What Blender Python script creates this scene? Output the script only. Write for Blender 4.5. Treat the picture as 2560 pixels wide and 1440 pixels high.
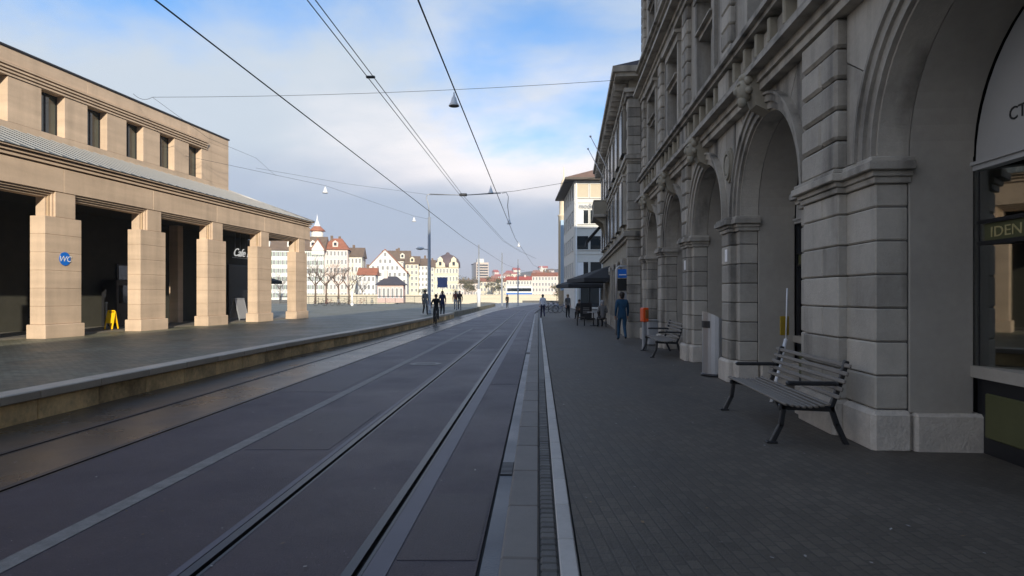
import bpy, math, random
from mathutils import Vector, Matrix
random.seed(7)
for o in list(bpy.data.objects):
    bpy.data.objects.remove(o)
S = bpy.context.scene
COL = S.collection
R = math.radians
PI = math.pi
H = 1.74                      # eye height above the road

# ------------------------------------------------------------------ camera
cam_data = bpy.data.cameras.new('camera')
cam = bpy.data.objects.new('camera', cam_data)
COL.objects.link(cam)
cam.location = (0, 0, H)
cam.rotation_euler = (R(90), 0, 0)
cam_data.sensor_width = 36
cam_data.lens = 22.5
cam_data.shift_y = 18 / 2560
cam_data.clip_start = 0.05
cam_data.clip_end = 6000
S.camera = cam

# ------------------------------------------------------------------ sun, sky, exposure
SUN_EL, SUN_AZ = 20.0, 163.3          # elevation, clockwise from +Y
sd = Vector((math.sin(R(SUN_AZ)) * math.cos(R(SUN_EL)), math.cos(R(SUN_AZ)) * math.cos(R(SUN_EL)), math.sin(R(SUN_EL))))
sun_data = bpy.data.lights.new('sun', 'SUN')
sun_data.energy = 5.0
sun_data.angle = R(0.5)
sun_data.color = (1.0, 0.92, 0.78)
sun = bpy.data.objects.new('sun', sun_data)
COL.objects.link(sun)
sun.rotation_euler = sd.to_track_quat('Z', 'Y').to_euler()

world = bpy.data.worlds.new('World')
S.world = world
world.use_nodes = True
nt = world.node_tree
nt.nodes.clear()
def N(t, **k):
    n = nt.nodes.new(t)
    for a, b in k.items():
        setattr(n, a, b)
    return n
L = nt.links.new
out = N('ShaderNodeOutputWorld')
sky = N('ShaderNodeTexSky', sky_type='NISHITA', sun_disc=False)
sky.sun_elevation = R(SUN_EL)
sky.sun_rotation = R(SUN_AZ)
sky.air_density = 1.0
sky.dust_density = 0.6
sky.ozone_density = 2.2
bg_sky = N('ShaderNodeBackground'); bg_sky.inputs[1].default_value = 0.12
L(sky.outputs[0], bg_sky.inputs[0])
tc = N('ShaderNodeTexCoord')
sep = N('ShaderNodeSeparateXYZ'); L(tc.outputs['Generated'], sep.inputs[0])
def M(op, a, b=None, c=None):
    n = N('ShaderNodeMath', operation=op)
    for i, v in enumerate((a, b, c)):
        if v is None: continue
        if isinstance(v, (int, float)): n.inputs[i].default_value = v
        else: L(v, n.inputs[i])
    return n.outputs[0]
zc = M('MAXIMUM', sep.outputs[2], 0.0)
den = M('ADD', zc, 0.28)
cx = M('DIVIDE', sep.outputs[0], den)
cy = M('DIVIDE', sep.outputs[1], den)
comb = N('ShaderNodeCombineXYZ'); L(cx, comb.inputs[0]); L(cy, comb.inputs[1])
def noise(scale, detail, rough, off, dist=0.0):
    ad = N('ShaderNodeVectorMath', operation='ADD'); L(comb.outputs[0], ad.inputs[0]); ad.inputs[1].default_value = off
    n = N('ShaderNodeTexNoise'); n.inputs['Scale'].default_value = scale; n.inputs['Detail'].default_value = detail
    n.inputs['Roughness'].default_value = rough; n.inputs['Distortion'].default_value = dist
    L(ad.outputs[0], n.inputs['Vector'])
    return n.outputs[0]
def ramp(v, stops):
    r = N('ShaderNodeValToRGB'); L(v, r.inputs[0])
    while len(r.color_ramp.elements) < len(stops): r.color_ramp.elements.new(0.5)
    for e, (p, c) in zip(r.color_ramp.elements, stops):
        e.position = p; e.color = c if len(c) == 4 else (*c, 1)
    return r.outputs[0]
SKY_OFF = (17.6, 5.7, 0.0)
CLD_OFF = (7.1, 17.6, 3.0)
n1 = noise(0.75, 9, 0.56, SKY_OFF, 0.3)
n2 = noise(0.70, 9, 0.56, CLD_OFF, 0.3)
n3 = noise(0.42, 8, 0.54, (2.7, 15.3, 6.0), 0.2)
def lerp_c(f, c1, c2):
    m = N('ShaderNodeMix', data_type='RGBA'); L(f, m.inputs[0])
    for i, c in ((6, c1), (7, c2)):
        if isinstance(c, tuple): m.inputs[i].default_value = (*c, 1)
        else: L(c, m.inputs[i])
    return m.outputs[2]
def lin(v, lo, hi):
    r = N('ShaderNodeMapRange', interpolation_type='SMOOTHSTEP'); L(v, r.inputs[0]); r.inputs[1].default_value = lo; r.inputs[2].default_value = hi
    return r.outputs[0]
def wob(n, k): return M('MULTIPLY_ADD', M('SUBTRACT', n, 0.5), k, zc)
low = lerp_c(lin(sep.outputs[2], 0.0, 0.10), (0.55, 0.54, 0.60), (0.39, 0.46, 0.58))     # grey bank above the horizon
pale = lerp_c(lin(n3, 0.42, 0.58), (0.52, 0.59, 0.67), (0.92, 0.87, 0.87))                # thin veil to bright cloud
ccol = lerp_c(lin(wob(n2, 0.30), 0.11, 0.21), low, pale)
clear = lin(M('MULTIPLY_ADD', M('SUBTRACT', n1, 0.5), 0.85, M('MINIMUM', zc, 0.37)), 0.23, 0.41)
mask = M('MULTIPLY_ADD', clear, -0.92, 1.0)
tint = N('ShaderNodeVectorMath', operation='MULTIPLY'); L(sky.outputs[0], tint.inputs[0]); tint.inputs[1].default_value = (0.62, 1.12, 1.50)
L(tint.outputs[0], bg_sky.inputs[0])
bg_c = N('ShaderNodeBackground'); L(ccol, bg_c.inputs[0]); bg_c.inputs[1].default_value = 1.0
mix = N('ShaderNodeMixShader'); L(mask, mix.inputs[0]); L(bg_sky.outputs[0], mix.inputs[1]); L(bg_c.outputs[0], mix.inputs[2])
L(mix.outputs[0], out.inputs[0])

vs = S.view_settings
vs.view_transform = 'Standard'
vs.look = 'None'
vs.gamma = 1
vs.exposure = 0.32
vs.use_curve_mapping = False
S.render.engine = 'CYCLES'

# ------------------------------------------------------------------ materials
MATS = {}
def mat(name, col, rough=0.7, var=0.15, vscale=3.0, bump=0.0, bscale=40.0, metal=0.0, spec=0.5, rvar=0.0, per_obj=0.0,
        speck=0.0, stretch=(1, 1, 1), band=None, emit=None, streak=0.0):
    if name in MATS: return MATS[name]
    m = bpy.data.materials.new(name); MATS[name] = m
    m.use_nodes = True
    t = m.node_tree; nd = t.nodes; b = nd['Principled BSDF']; lk = t.links.new
    b.inputs['Roughness'].default_value = rough
    b.inputs['Metallic'].default_value = metal
    b.inputs['Specular IOR Level'].default_value = spec
    geo = nd.new('ShaderNodeNewGeometry')
    mp = nd.new('ShaderNodeMapping'); mp.inputs['Scale'].default_value = stretch
    lk(geo.outputs['Position'], mp.inputs['Vector'])
    def nz(scale, detail=6, rg=0.6):
        n = nd.new('ShaderNodeTexNoise'); n.inputs['Scale'].default_value = scale
        n.inputs['Detail'].default_value = detail; n.inputs['Roughness'].default_value = rg
        lk(mp.outputs[0], n.inputs['Vector']); return n.outputs[0]
    def mth(op, a, bb=None, clamp=False):
        n = nd.new('ShaderNodeMath'); n.operation = op; n.use_clamp = clamp
        for i, v in enumerate((a, bb)):
            if v is None: continue
            if isinstance(v, (int, float)): n.inputs[i].default_value = v
            else: lk(v, n.inputs[i])
        return n.outputs[0]
    base = nz(vscale)
    f = mth('MULTIPLY', mth('SUBTRACT', base, 0.5), var * 4)
    fine = nz(vscale * 9, 4)
    f = mth('ADD', f, mth('MULTIPLY', mth('SUBTRACT', fine, 0.5), var * 1.6))
    if per_obj:
        oi = nd.new('ShaderNodeObjectInfo')
        f = mth('ADD', f, mth('MULTIPLY', mth('SUBTRACT', oi.outputs['Random'], 0.5), per_obj * 2))
    if band:                       # sedimentary banding with height
        w = nd.new('ShaderNodeTexNoise'); w.inputs['Scale'].default_value = band[0]; w.inputs['Detail'].default_value = 3
        m2 = nd.new('ShaderNodeMapping'); m2.inputs['Scale'].default_value = (0.08, 0.08, 1)
        lk(geo.outputs['Position'], m2.inputs['Vector']); lk(m2.outputs[0], w.inputs['Vector'])
        f = mth('ADD', f, mth('MULTIPLY', mth('SUBTRACT', w.outputs[0], 0.5), band[1] * 4))
    if streak:                     # soot and water runs down the wall
        w2_ = nd.new('ShaderNodeTexNoise'); w2_.inputs['Scale'].default_value = 2.2; w2_.inputs['Detail'].default_value = 5
        m3_ = nd.new('ShaderNodeMapping'); m3_.inputs['Scale'].default_value = (1, 1, 0.10)
        lk(geo.outputs['Position'], m3_.inputs['Vector']); lk(m3_.outputs[0], w2_.inputs['Vector'])
        f = mth('SUBTRACT', f, mth('MULTIPLY', mth('MAXIMUM', mth('SUBTRACT', w2_.outputs[0], 0.48), 0.0), streak * 12))
    g = mth('ADD', f, 1.0)
    if speck:
        v = nd.new('ShaderNodeTexVoronoi'); v.inputs['Scale'].default_value = 26
        lk(mp.outputs[0], v.inputs['Vector'])
        sp = mth('LESS_THAN', v.outputs['Distance'], 0.12)
        gate = mth('GREATER_THAN', nz(7, 2), 0.56)
        g = mth('ADD', g, mth('MULTIPLY', mth('MULTIPLY', sp, gate), speck))
    g = mth('MAXIMUM', g, 0.05)
    vm = nd.new('ShaderNodeVectorMath'); vm.operation = 'SCALE'
    vm.inputs[0].default_value = col[:3]; lk(g, vm.inputs['Scale'])
    lk(vm.outputs[0], b.inputs['Base Color'])
    if rvar:
        rr = mth('ADD', mth('MULTIPLY', mth('SUBTRACT', nz(vscale * 0.7, 5), 0.5), rvar * 4), rough)
        lk(mth('MAXIMUM', mth('MINIMUM', rr, 0.95), 0.08), b.inputs['Roughness'])
    if bump:
        bp = nd.new('ShaderNodeBump'); bp.inputs['Strength'].default_value = bump; bp.inputs['Distance'].default_value = 0.02
        lk(nz(bscale, 6, 0.65), bp.inputs['Height']); lk(bp.outputs[0], b.inputs['Normal'])
    if emit:
        b.inputs['Emission Color'].default_value = (*emit[0], 1); b.inputs['Emission Strength'].default_value = emit[1]
    return m

def glass_mat(name, tint=(0.02, 0.025, 0.03), mixv=None):
    if name in MATS: return MATS[name]
    m = mat(name, tint, rough=0.04, var=0.05, spec=0.8)
    return m
def clear_glass(name):
    m = bpy.data.materials.new(name); MATS[name] = m; m.use_nodes = True
    t = m.node_tree; t.nodes.clear(); lk = t.links.new
    o = t.nodes.new('ShaderNodeOutputMaterial'); mx = t.nodes.new('ShaderNodeMixShader')
    tr = t.nodes.new('ShaderNodeBsdfTransparent'); tr.inputs[0].default_value = (0.75, 0.78, 0.75, 1)
    gl = t.nodes.new('ShaderNodeBsdfGlossy'); gl.inputs['Roughness'].default_value = 0.02
    fr = t.nodes.new('ShaderNodeFresnel'); fr.inputs[0].default_value = 1.55
    nz = t.nodes.new('ShaderNodeTexNoise'); nz.inputs['Scale'].default_value = 1.2
    bp = t.nodes.new('ShaderNodeBump'); bp.inputs['Strength'].default_value = 0.03; bp.inputs['Distance'].default_value = 0.02
    lk(nz.outputs[0], bp.inputs['Height']); lk(bp.outputs[0], gl.inputs['Normal'])
    ad = t.nodes.new('ShaderNodeMath'); ad.operation = 'MULTIPLY_ADD'; lk(fr.outputs[0], ad.inputs[0]); ad.inputs[1].default_value = 1.3; ad.inputs[2].default_value = 0.13
    lk(ad.outputs[0], mx.inputs[0]); lk(tr.outputs[0], mx.inputs[1]); lk(gl.outputs[0], mx.inputs[2]); lk(mx.outputs[0], o.inputs[0])
    return m

def sett_mat(name, col, joint, bw, bh, rot=0.0, rough=0.5, rvar=0.15, bump=0.5, con=0.28):
    m = bpy.data.materials.new(name); MATS[name] = m; m.use_nodes = True
    t = m.node_tree; nd = t.nodes; b = nd['Principled BSDF']; lk = t.links.new
    geo = nd.new('ShaderNodeNewGeometry'); mp = nd.new('ShaderNodeMapping'); mp.inputs['Rotation'].default_value = (0, 0, rot)
    lk(geo.outputs['Position'], mp.inputs['Vector'])
    br = nd.new('ShaderNodeTexBrick'); lk(mp.outputs[0], br.inputs['Vector'])
    br.inputs['Scale'].default_value = 1.0; br.inputs['Brick Width'].default_value = bw; br.inputs['Row Height'].default_value = bh
    br.inputs['Mortar Size'].default_value = 0.008; br.inputs['Mortar Smooth'].default_value = 0.3
    br.inputs['Color1'].default_value = (*[c * (1 - con) for c in col], 1); br.inputs['Color2'].default_value = (*[c * (1 + con) for c in col], 1)
    br.inputs['Mortar'].default_value = (*joint, 1)
    nz = nd.new('ShaderNodeTexNoise'); nz.inputs['Scale'].default_value = 0.6; nz.inputs['Detail'].default_value = 7; nz.inputs['Roughness'].default_value = 0.65
    lk(geo.outputs['Position'], nz.inputs['Vector'])
    mr = nd.new('ShaderNodeMapRange'); mr.inputs[1].default_value = 0.3; mr.inputs[2].default_value = 0.7; mr.inputs[3].default_value = 0.7; mr.inputs[4].default_value = 1.3
    lk(nz.outputs[0], mr.inputs[0])
    vm = nd.new('ShaderNodeVectorMath'); vm.operation = 'SCALE'; lk(br.outputs['Color'], vm.inputs[0]); lk(mr.outputs[0], vm.inputs['Scale'])
    lk(vm.outputs[0], b.inputs['Base Color'])
    mr2 = nd.new('ShaderNodeMapRange'); mr2.inputs[1].default_value = 0.3; mr2.inputs[2].default_value = 0.7
    mr2.inputs[3].default_value = rough - rvar; mr2.inputs[4].default_value = rough + rvar; lk(nz.outputs[0], mr2.inputs[0])
    lk(mr2.outputs[0], b.inputs['Roughness'])
    n3 = nd.new('ShaderNodeTexNoise'); n3.inputs['Scale'].default_value = 45; n3.inputs['Detail'].default_value = 5; lk(geo.outputs['Position'], n3.inputs['Vector'])
    ma = nd.new('ShaderNodeMath'); ma.operation = 'MULTIPLY_ADD'; lk(br.outputs['Fac'], ma.inputs[0]); ma.inputs[1].default_value = -0.8; lk(n3.outputs[0], ma.inputs[2])
    bp = nd.new('ShaderNodeBump'); bp.inputs['Strength'].default_value = bump; bp.inputs['Distance'].default_value = 0.012
    lk(ma.outputs[0], bp.inputs['Height']); lk(bp.outputs[0], b.inputs['Normal'])
    return m

asphalt = mat('worn asphalt', (0.056, 0.044, 0.058), rough=0.50, var=0.26, vscale=0.9, bump=1.0, bscale=75, rvar=0.09, speck=3.0, spec=0.45)
asphalt_wet = mat('damp asphalt', (0.056, 0.042, 0.028), rough=0.30, var=0.2, vscale=1.3, bump=0.12, bscale=60, rvar=0.08, spec=0.5)
asphalt_dry = mat('pavement asphalt', (0.082, 0.073, 0.062), rough=0.72, var=0.14, vscale=1.1, bump=0.6, bscale=120, rvar=0.08, speck=1.2)
groundm = mat('far ground', (0.11, 0.105, 0.095), rough=0.8, var=0.2, vscale=0.15)
steel_rail = mat('rail steel', (0.045, 0.043, 0.045), rough=0.40, var=0.1, vscale=6, metal=0.6)
groove_m = mat('rail groove dirt', (0.008, 0.008, 0.008), rough=0.9)
strip_m = mat('rail joint strip', (0.085, 0.075, 0.092), rough=0.5, var=0.12, vscale=2)
paint_road = mat('worn road paint', (0.20, 0.19, 0.175), rough=0.6, var=0.38, vscale=7, bump=0.4, bscale=90)
curb_m = mat('granite curb', (0.165, 0.15, 0.135), rough=0.6, var=0.12, vscale=2.5, bump=0.3, bscale=130, per_obj=0.10)
gutter_m = mat('gutter slab', (0.042, 0.045, 0.056), rough=0.40, var=0.14, vscale=1.5, bump=0.2, bscale=60, rvar=0.1)
sett_m = mat('dark sett', (0.095, 0.090, 0.082), rough=0.6, var=0.18, vscale=5, bump=0.4, bscale=60, per_obj=0.22)
line_m = mat('pale guide slab', (0.46, 0.44, 0.41), rough=0.6, var=0.12, vscale=3, bump=0.25, bscale=100, per_obj=0.08)
paver_m = sett_mat('dark pavers', (0.092, 0.078, 0.061), (0.066, 0.057, 0.046), 0.13, 0.085, rot=R(87), rough=0.66, rvar=0.10, bump=0.5, con=0.16)
platform_m = sett_mat('platform setts', (0.160, 0.150, 0.100), (0.07, 0.066, 0.045), 0.16, 0.11, rot=R(-4), rough=0.5, rvar=0.15)
cap_m = mat('platform cap stone', (0.50, 0.43, 0.34), rough=0.55, var=0.12, vscale=2, bump=0.25, bscale=80, per_obj=0.08)
pwall_m = mat('patchy platform wall', (0.70, 0.50, 0.25), rough=0.85, var=0.5, vscale=1.6, bump=0.5, bscale=30, per_obj=0.25)  # warm, strongly uneven tone that differs from block to block
grey_stone = mat('grey sandstone', (0.395, 0.362, 0.305), rough=0.88, var=0.17, vscale=1.9, bump=0.5, bscale=42, per_obj=0.22, streak=0.22)
grey_smooth = mat('smooth grey sandstone', (0.350, 0.322, 0.275), rough=0.85, var=0.13, vscale=1.2, bump=0.15, bscale=60)
grey_dark = mat('weathered grey sandstone', (0.32, 0.29, 0.225), rough=0.9, var=0.16, vscale=1.3, bump=0.3, bscale=45)
plinth_m = mat('pitted plinth stone', (0.52, 0.47, 0.40), rough=0.85, var=0.20, vscale=5, bump=0.9, bscale=26, per_obj=0.06)
joint_m = mat('dark stone joint', (0.085, 0.08, 0.072), rough=0.95, var=0.1)
sand = mat('warm sandstone', (0.575, 0.425, 0.297), rough=0.85, var=0.07, vscale=1.3, bump=0.2, bscale=50, per_obj=0.05, band=(3.4, 0.11), streak=0.05)
sand_shade = mat('groove-shaded sandstone', (0.44, 0.315, 0.195), rough=0.85, var=0.08, vscale=1.5, bump=0.2, bscale=50)  # darker sandstone copy, groove shadow put into the colour
zinc = mat('zinc roof sheet', (0.12, 0.14, 0.14), rough=0.5, var=0.12, vscale=1.1, metal=0.1)
zinc_rib = mat('zinc standing seam', (0.36, 0.35, 0.34), rough=0.4, var=0.05, metal=0.2)
dark_roof = mat('dark slate roof', (0.06, 0.055, 0.065), rough=0.7, var=0.15, vscale=2)
dark_metal = mat('dark metal', (0.022, 0.022, 0.024), rough=0.45, var=0.1, metal=0.3)
black_cast = mat('black cast iron', (0.016, 0.016, 0.017), rough=0.5, var=0.1, bump=0.2, bscale=90)
slat_m = mat('grey painted slat', (0.17, 0.15, 0.125), rough=0.6, var=0.15, vscale=4, stretch=(8, 0.6, 8), bump=0.15, bscale=50)
steel_m = mat('brushed steel', (0.42, 0.42, 0.42), rough=0.38, var=0.07, vscale=3, metal=0.7)
galv = mat('galvanised pole', (0.36, 0.37, 0.38), rough=0.45, var=0.08, metal=0.4)
white_m = mat('white lacquer', (0.78, 0.78, 0.78), rough=0.4, var=0.03)
glass_d = glass_mat('dark window glass', (0.018, 0.022, 0.024))
glass_old = mat('dim old window glass', (0.02, 0.022, 0.022), rough=0.22, var=0.1, spec=0.25)
glass_g = glass_mat('green tinted window glass', (0.05, 0.065, 0.055))
glass_c = clear_glass('shop window glass')
wire_m = mat('overhead wire', (0.02, 0.022, 0.028), rough=0.5, metal=0.2)
yellow_m = mat('yellow plastic', (0.85, 0.48, 0.005), rough=0.35, var=0.03)
blue_sign = mat('blue enamel', (0.01, 0.16, 0.62), rough=0.3, var=0.03)
blue_dark = mat('dark blue panel', (0.008, 0.05, 0.17), rough=0.3, var=0.05)
white_sign = mat('white lettering', (0.82, 0.82, 0.82), rough=0.4, var=0.02)
sign_white = mat('glowing white lettering', (0.82, 0.82, 0.80), rough=0.4, var=0.02, emit=((1, 1, .96), 0.35))  # faint glow added so the letters stay bright under the ceiling
gold_m = mat('gilded lettering', (0.42, 0.36, 0.17), rough=0.4, var=0.05)
ink_m = mat('dark lettering', (0.03, 0.03, 0.03), rough=0.6)
orange_m = mat('orange enamel', (0.75, 0.09, 0.008), rough=0.4, var=0.05)
red_m = mat('red lacquer', (0.60, 0.03, 0.015), rough=0.4, var=0.1)
brown_m = mat('brown curtain', (0.34, 0.13, 0.045), rough=0.9, var=0.15)
wood_d = mat('dark wood', (0.05, 0.035, 0.022), rough=0.6, var=0.2)
olive_m = mat('olive sign band', (0.085, 0.088, 0.035), rough=0.5, var=0.1)
tymp_m = mat('pale tympanum panel', (0.42, 0.415, 0.40), rough=0.6, var=0.04)
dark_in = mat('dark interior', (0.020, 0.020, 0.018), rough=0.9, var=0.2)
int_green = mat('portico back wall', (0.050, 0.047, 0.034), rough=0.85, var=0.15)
plastic_grey = mat('grey board', (0.30, 0.30, 0.31), rough=0.5, var=0.05)
canvas = mat('charcoal awning canvas', (0.035, 0.036, 0.038), rough=0.9, var=0.1)
rubber = mat('black rubber', (0.015, 0.015, 0.015), rough=0.8)
water_m = mat('river water', (0.03, 0.045, 0.04), rough=0.12, var=0.1, bump=0.2, bscale=1.5)

# ------------------------------------------------------------------ mesh helpers
def link(name, me, parent=None, loc=None, rot=None):
    o = bpy.data.objects.new(name, me); COL.objects.link(o)
    if parent is not None: o.parent = parent
    if loc is not None: o.location = loc
    if rot is not None: o.rotation_euler = rot
    return o
def thing(name, label, cat, loc=(0, 0, 0), rz=0.0, group=None):
    o = link(name, None, None, loc, (0, 0, rz))
    o['label'] = label; o['category'] = cat
    if group: o['group'] = group
    return o
def tag(o, label, cat, group=None):
    o['label'] = label; o['category'] = cat
    if group: o['group'] = group
    return o
def struct(o):
    o['kind'] = 'structure'; return o

class MB:
    def __init__(s):
        s.v = []; s.f = []; s.m = []; s.sm = []
    def add(s, vs, fs, mi=0, smooth=False):
        b = len(s.v); s.v += [tuple(p) for p in vs]
        for f in fs:
            s.f.append(tuple(i + b for i in f)); s.m.append(mi); s.sm.append(smooth)
        return s
    def box(s, c, d, mi=0, rz=0.0, mtx=None):
        x, y, z = (k / 2 for k in d)
        vs = [Vector((sx * x, sy * y, sz * z)) for sx in (-1, 1) for sy in (-1, 1) for sz in (-1, 1)]
        if rz: vs = [Matrix.Rotation(rz, 3, 'Z') @ p for p in vs]
        if mtx is not None: vs = [mtx @ p for p in vs]
        vs = [p + Vector(c) for p in vs]
        return s.add(vs, [(0, 1, 3, 2), (4, 6, 7, 5), (0, 4, 5, 1), (2, 3, 7, 6), (0, 2, 6, 4), (1, 5, 7, 3)], mi)
    def bx(s, x0, x1, y0, y1, z0, z1, mi=0):
        return s.box(((x0 + x1) / 2, (y0 + y1) / 2, (z0 + z1) / 2), (abs(x1 - x0), abs(y1 - y0), abs(z1 - z0)), mi)
    def cbox(s, c, d, ch, mi=0, mtx=None):            # box with chamfered edges
        hx, hy, hz = (k / 2 for k in d); ch = min(ch, hx * .9, hy * .9, hz * .9)
        vs = []; idx = {}
        for sx in (-1, 1):
            for sy in (-1, 1):
                for sz in (-1, 1):
                    for ax in range(3):
                        p = [sx * (hx - ch), sy * (hy - ch), sz * (hz - ch)]
                        p[ax] = (sx * hx, sy * hy, sz * hz)[ax]
                        idx[(sx, sy, sz, ax)] = len(vs); vs.append(Vector(p))
        fs = []
        q = [(-1, -1), (1, -1), (1, 1), (-1, 1)]
        for sg in (-1, 1):
            for ax in range(3):
                f = []
                for a, b in q:
                    k = [0, 0, 0]; k[ax] = sg; k[(ax + 1) % 3] = a; k[(ax + 2) % 3] = b
                    f.append(idx[(*k, ax)])
                fs.append(tuple(f) if sg > 0 else tuple(reversed(f)))
        for ax in range(3):
            a1, a2 = (ax + 1) % 3, (ax + 2) % 3
            for s1 in (-1, 1):
                for s2 in (-1, 1):
                    def key(sv, which):
                        k = [0, 0, 0]; k[ax] = sv; k[a1] = s1; k[a2] = s2; return idx[(*k, which)]
                    f = (key(-1, a1), key(1, a1), key(1, a2), key(-1, a2))
                    fs.append(f if s1 * s2 < 0 else tuple(reversed(f)))
        for sx in (-1, 1):
            for sy in (-1, 1):
                for sz in (-1, 1):
                    f = tuple(idx[(sx, sy, sz, a)] for a in range(3))
                    fs.append(f if sx * sy * sz > 0 else tuple(reversed(f)))
        if mtx is not None: vs = [mtx @ p for p in vs]
        vs = [p + Vector(c) for p in vs]
        return s.add(vs, fs, mi)
    def prism(s, poly, axis, a0, a1, mi=0):             # poly in the two other axes, extruded along axis
        n = len(poly); vs = []
        for a in (a0, a1):
            for p, q in poly:
                vs.append({'x': (a, p, q), 'y': (p, a, q), 'z': (p, q, a)}[axis])
        fs = [tuple(range(n - 1, -1, -1)), tuple(range(n, 2 * n))] + [(i, (i + 1) % n, n + (i + 1) % n, n + i) for i in range(n)]
        return s.add(vs, fs, mi)
    def tube(s, pts, r, n=6, mi=0, cap=True, smooth=True):
        pts = [Vector(p) for p in pts]
        rs = r if isinstance(r, (list, tuple)) else [r] * len(pts)
        vs = []; fs = []
        up = None
        for i, p in enumerate(pts):
            d = (pts[min(i + 1, len(pts) - 1)] - pts[max(i - 1, 0)]).normalized()
            if up is None: up = Vector((0, 0, 1)) if abs(d.z) < .9 else Vector((1, 0, 0))
            a = d.cross(up).normalized(); bb = d.cross(a).normalized(); up = a.cross(d) if a.length else up
            for k in range(n):
                t = 2 * PI * k / n
                vs.append(p + (a * math.cos(t) + bb * math.sin(t)) * rs[i])
        for i in range(len(pts) - 1):
            for k in range(n):
                fs.append((i * n + k, i * n + (k + 1) % n, (i + 1) * n + (k + 1) % n, (i + 1) * n + k))
        s.add(vs, fs, mi, smooth)
        if cap:
            b = len(s.v) - len(vs)
            s.f.append(tuple(b + k for k in range(n - 1, -1, -1))); s.m.append(mi); s.sm.append(False)
            e = b + (len(pts) - 1) * n
            s.f.append(tuple(e + k for k in range(n))); s.m.append(mi); s.sm.append(False)
        return s
    def lathe(s, prof, n=12, c=(0, 0, 0), mi=0, smooth=True):
        vs = []; fs = []
        for r, z in prof:
            for k in range(n):
                t = 2 * PI * k / n
                vs.append((c[0] + r * math.cos(t), c[1] + r * math.sin(t), c[2] + z))
        for i in range(len(prof) - 1):
            for k in range(n):
                fs.append((i * n + k, i * n + (k + 1) % n, (i + 1) * n + (k + 1) % n, (i + 1) * n + k))
        fs.append(tuple(range(n - 1, -1, -1))); fs.append(tuple((len(prof) - 1) * n + k for k in range(n)))
        return s.add(vs, fs, mi, smooth)
    def ball(s, c, r, n=10, m=6, mi=0, sc=(1, 1, 1)):
        prof = [(max(1e-4, math.sin(PI * i / m)) * r, -math.cos(PI * i / m) * r) for i in range(m + 1)]
        b = len(s.v); s.lathe(prof, n, (0, 0, 0), mi)
        for i in range(b, len(s.v)):
            p = s.v[i]; s.v[i] = (c[0] + p[0] * sc[0], c[1] + p[1] * sc[1], c[2] + p[2] * sc[2])
        return s
    def ring(s, cx, cz, r0, r1, y0, y1, a0=0.0, a1=PI, n=20, mi=0):     # arch ring in the x-z plane
        vs = []; fs = []
        for i in range(n + 1):
            t = a0 + (a1 - a0) * i / n; c, sn = math.cos(t), math.sin(t)
            vs += [(cx + r0 * c, y0, cz + r0 * sn), (cx + r1 * c, y0, cz + r1 * sn), (cx + r1 * c, y1, cz + r1 * sn), (cx + r0 * c, y1, cz + r0 * sn)]
        for i in range(n):
            for k in range(4):
                fs.append((4 * i + k, 4 * i + (k + 1) % 4, 4 * i + 4 + (k + 1) % 4, 4 * i + 4 + k))
        fs += [(0, 3, 2, 1), (4 * n, 4 * n + 1, 4 * n + 2, 4 * n + 3)]
        return s.add(vs, fs, mi)
    def mesh(s, name, mats):
        me = bpy.data.meshes.new(name); me.from_pydata(s.v, [], s.f)
        for m in (mats if isinstance(mats, (list, tuple)) else [mats]): me.materials.append(m)
        me.polygons.foreach_set('material_index', s.m); me.polygons.foreach_set('use_smooth', s.sm)
        me.validate(); me.update(); return me
    def build(s, name, mats, parent=None, loc=None, rot=None):
        import bmesh
        me = s.mesh(name, mats)
        bm = bmesh.new(); bm.from_mesh(me); bmesh.ops.recalc_face_normals(bm, faces=bm.faces); bm.to_mesh(me); bm.free()
        return link(name, me, parent, loc, rot)

BLK = {}
def block(name, x0, x1, y0, y1, z0, z1, m, parent, ch=0.012, gap=0.0):
    """one chamfered stone / panel; alike pieces share mesh data"""
    d = (round(x1 - x0 - gap, 3), round(y1 - y0, 3), round(z1 - z0 - gap, 3))
    k = (d, m.name, ch, name)
    if k not in BLK: BLK[k] = MB().cbox((0, 0, 0), d, ch).mesh(name, m)
    return link(name, BLK[k], parent, ((x0 + x1) / 2, (y0 + y1) / 2, (z0 + z1) / 2))

def text(name, body, size, m, parent, loc, rot, ext=0.004, shear=0.0, align='LEFT', sx=1.0):
    cu = bpy.data.curves.new(name, 'FONT'); cu.body = body; cu.size = size; cu.extrude = ext; cu.shear = shear; cu.align_x = align
    cu.resolution_u = 3
    t = bpy.data.objects.new('tmp', cu); COL.objects.link(t)
    dg = bpy.context.evaluated_depsgraph_get()
    me = bpy.data.meshes.new_from_object(t.evaluated_get(dg)); bpy.data.objects.remove(t)
    me.materials.clear(); me.materials.append(m)
    o = link(name, me, parent, loc, rot); o.scale = (sx, 1, 1)
    return o

def copy_tree(o, parent=None):
    c = o.copy(); COL.objects.link(c)
    if parent is not None: c.parent = parent
    for ch in list(o.children): copy_tree(ch, c)
    return c

def W(px, py, Y):                  # a photo pixel at distance Y -> a point of the place
    return Vector(((px - 1280) / 1600 * Y, Y, H + (738 - py) / 1600 * Y))
SL = 0.041                         # the street runs this far to the right per metre
def ST(u, Y, z=0.0): return (u + SL * Y + 0.0010 * max(0.0, Y - 55) ** 2, Y, z)      # the street bends right far away

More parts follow.
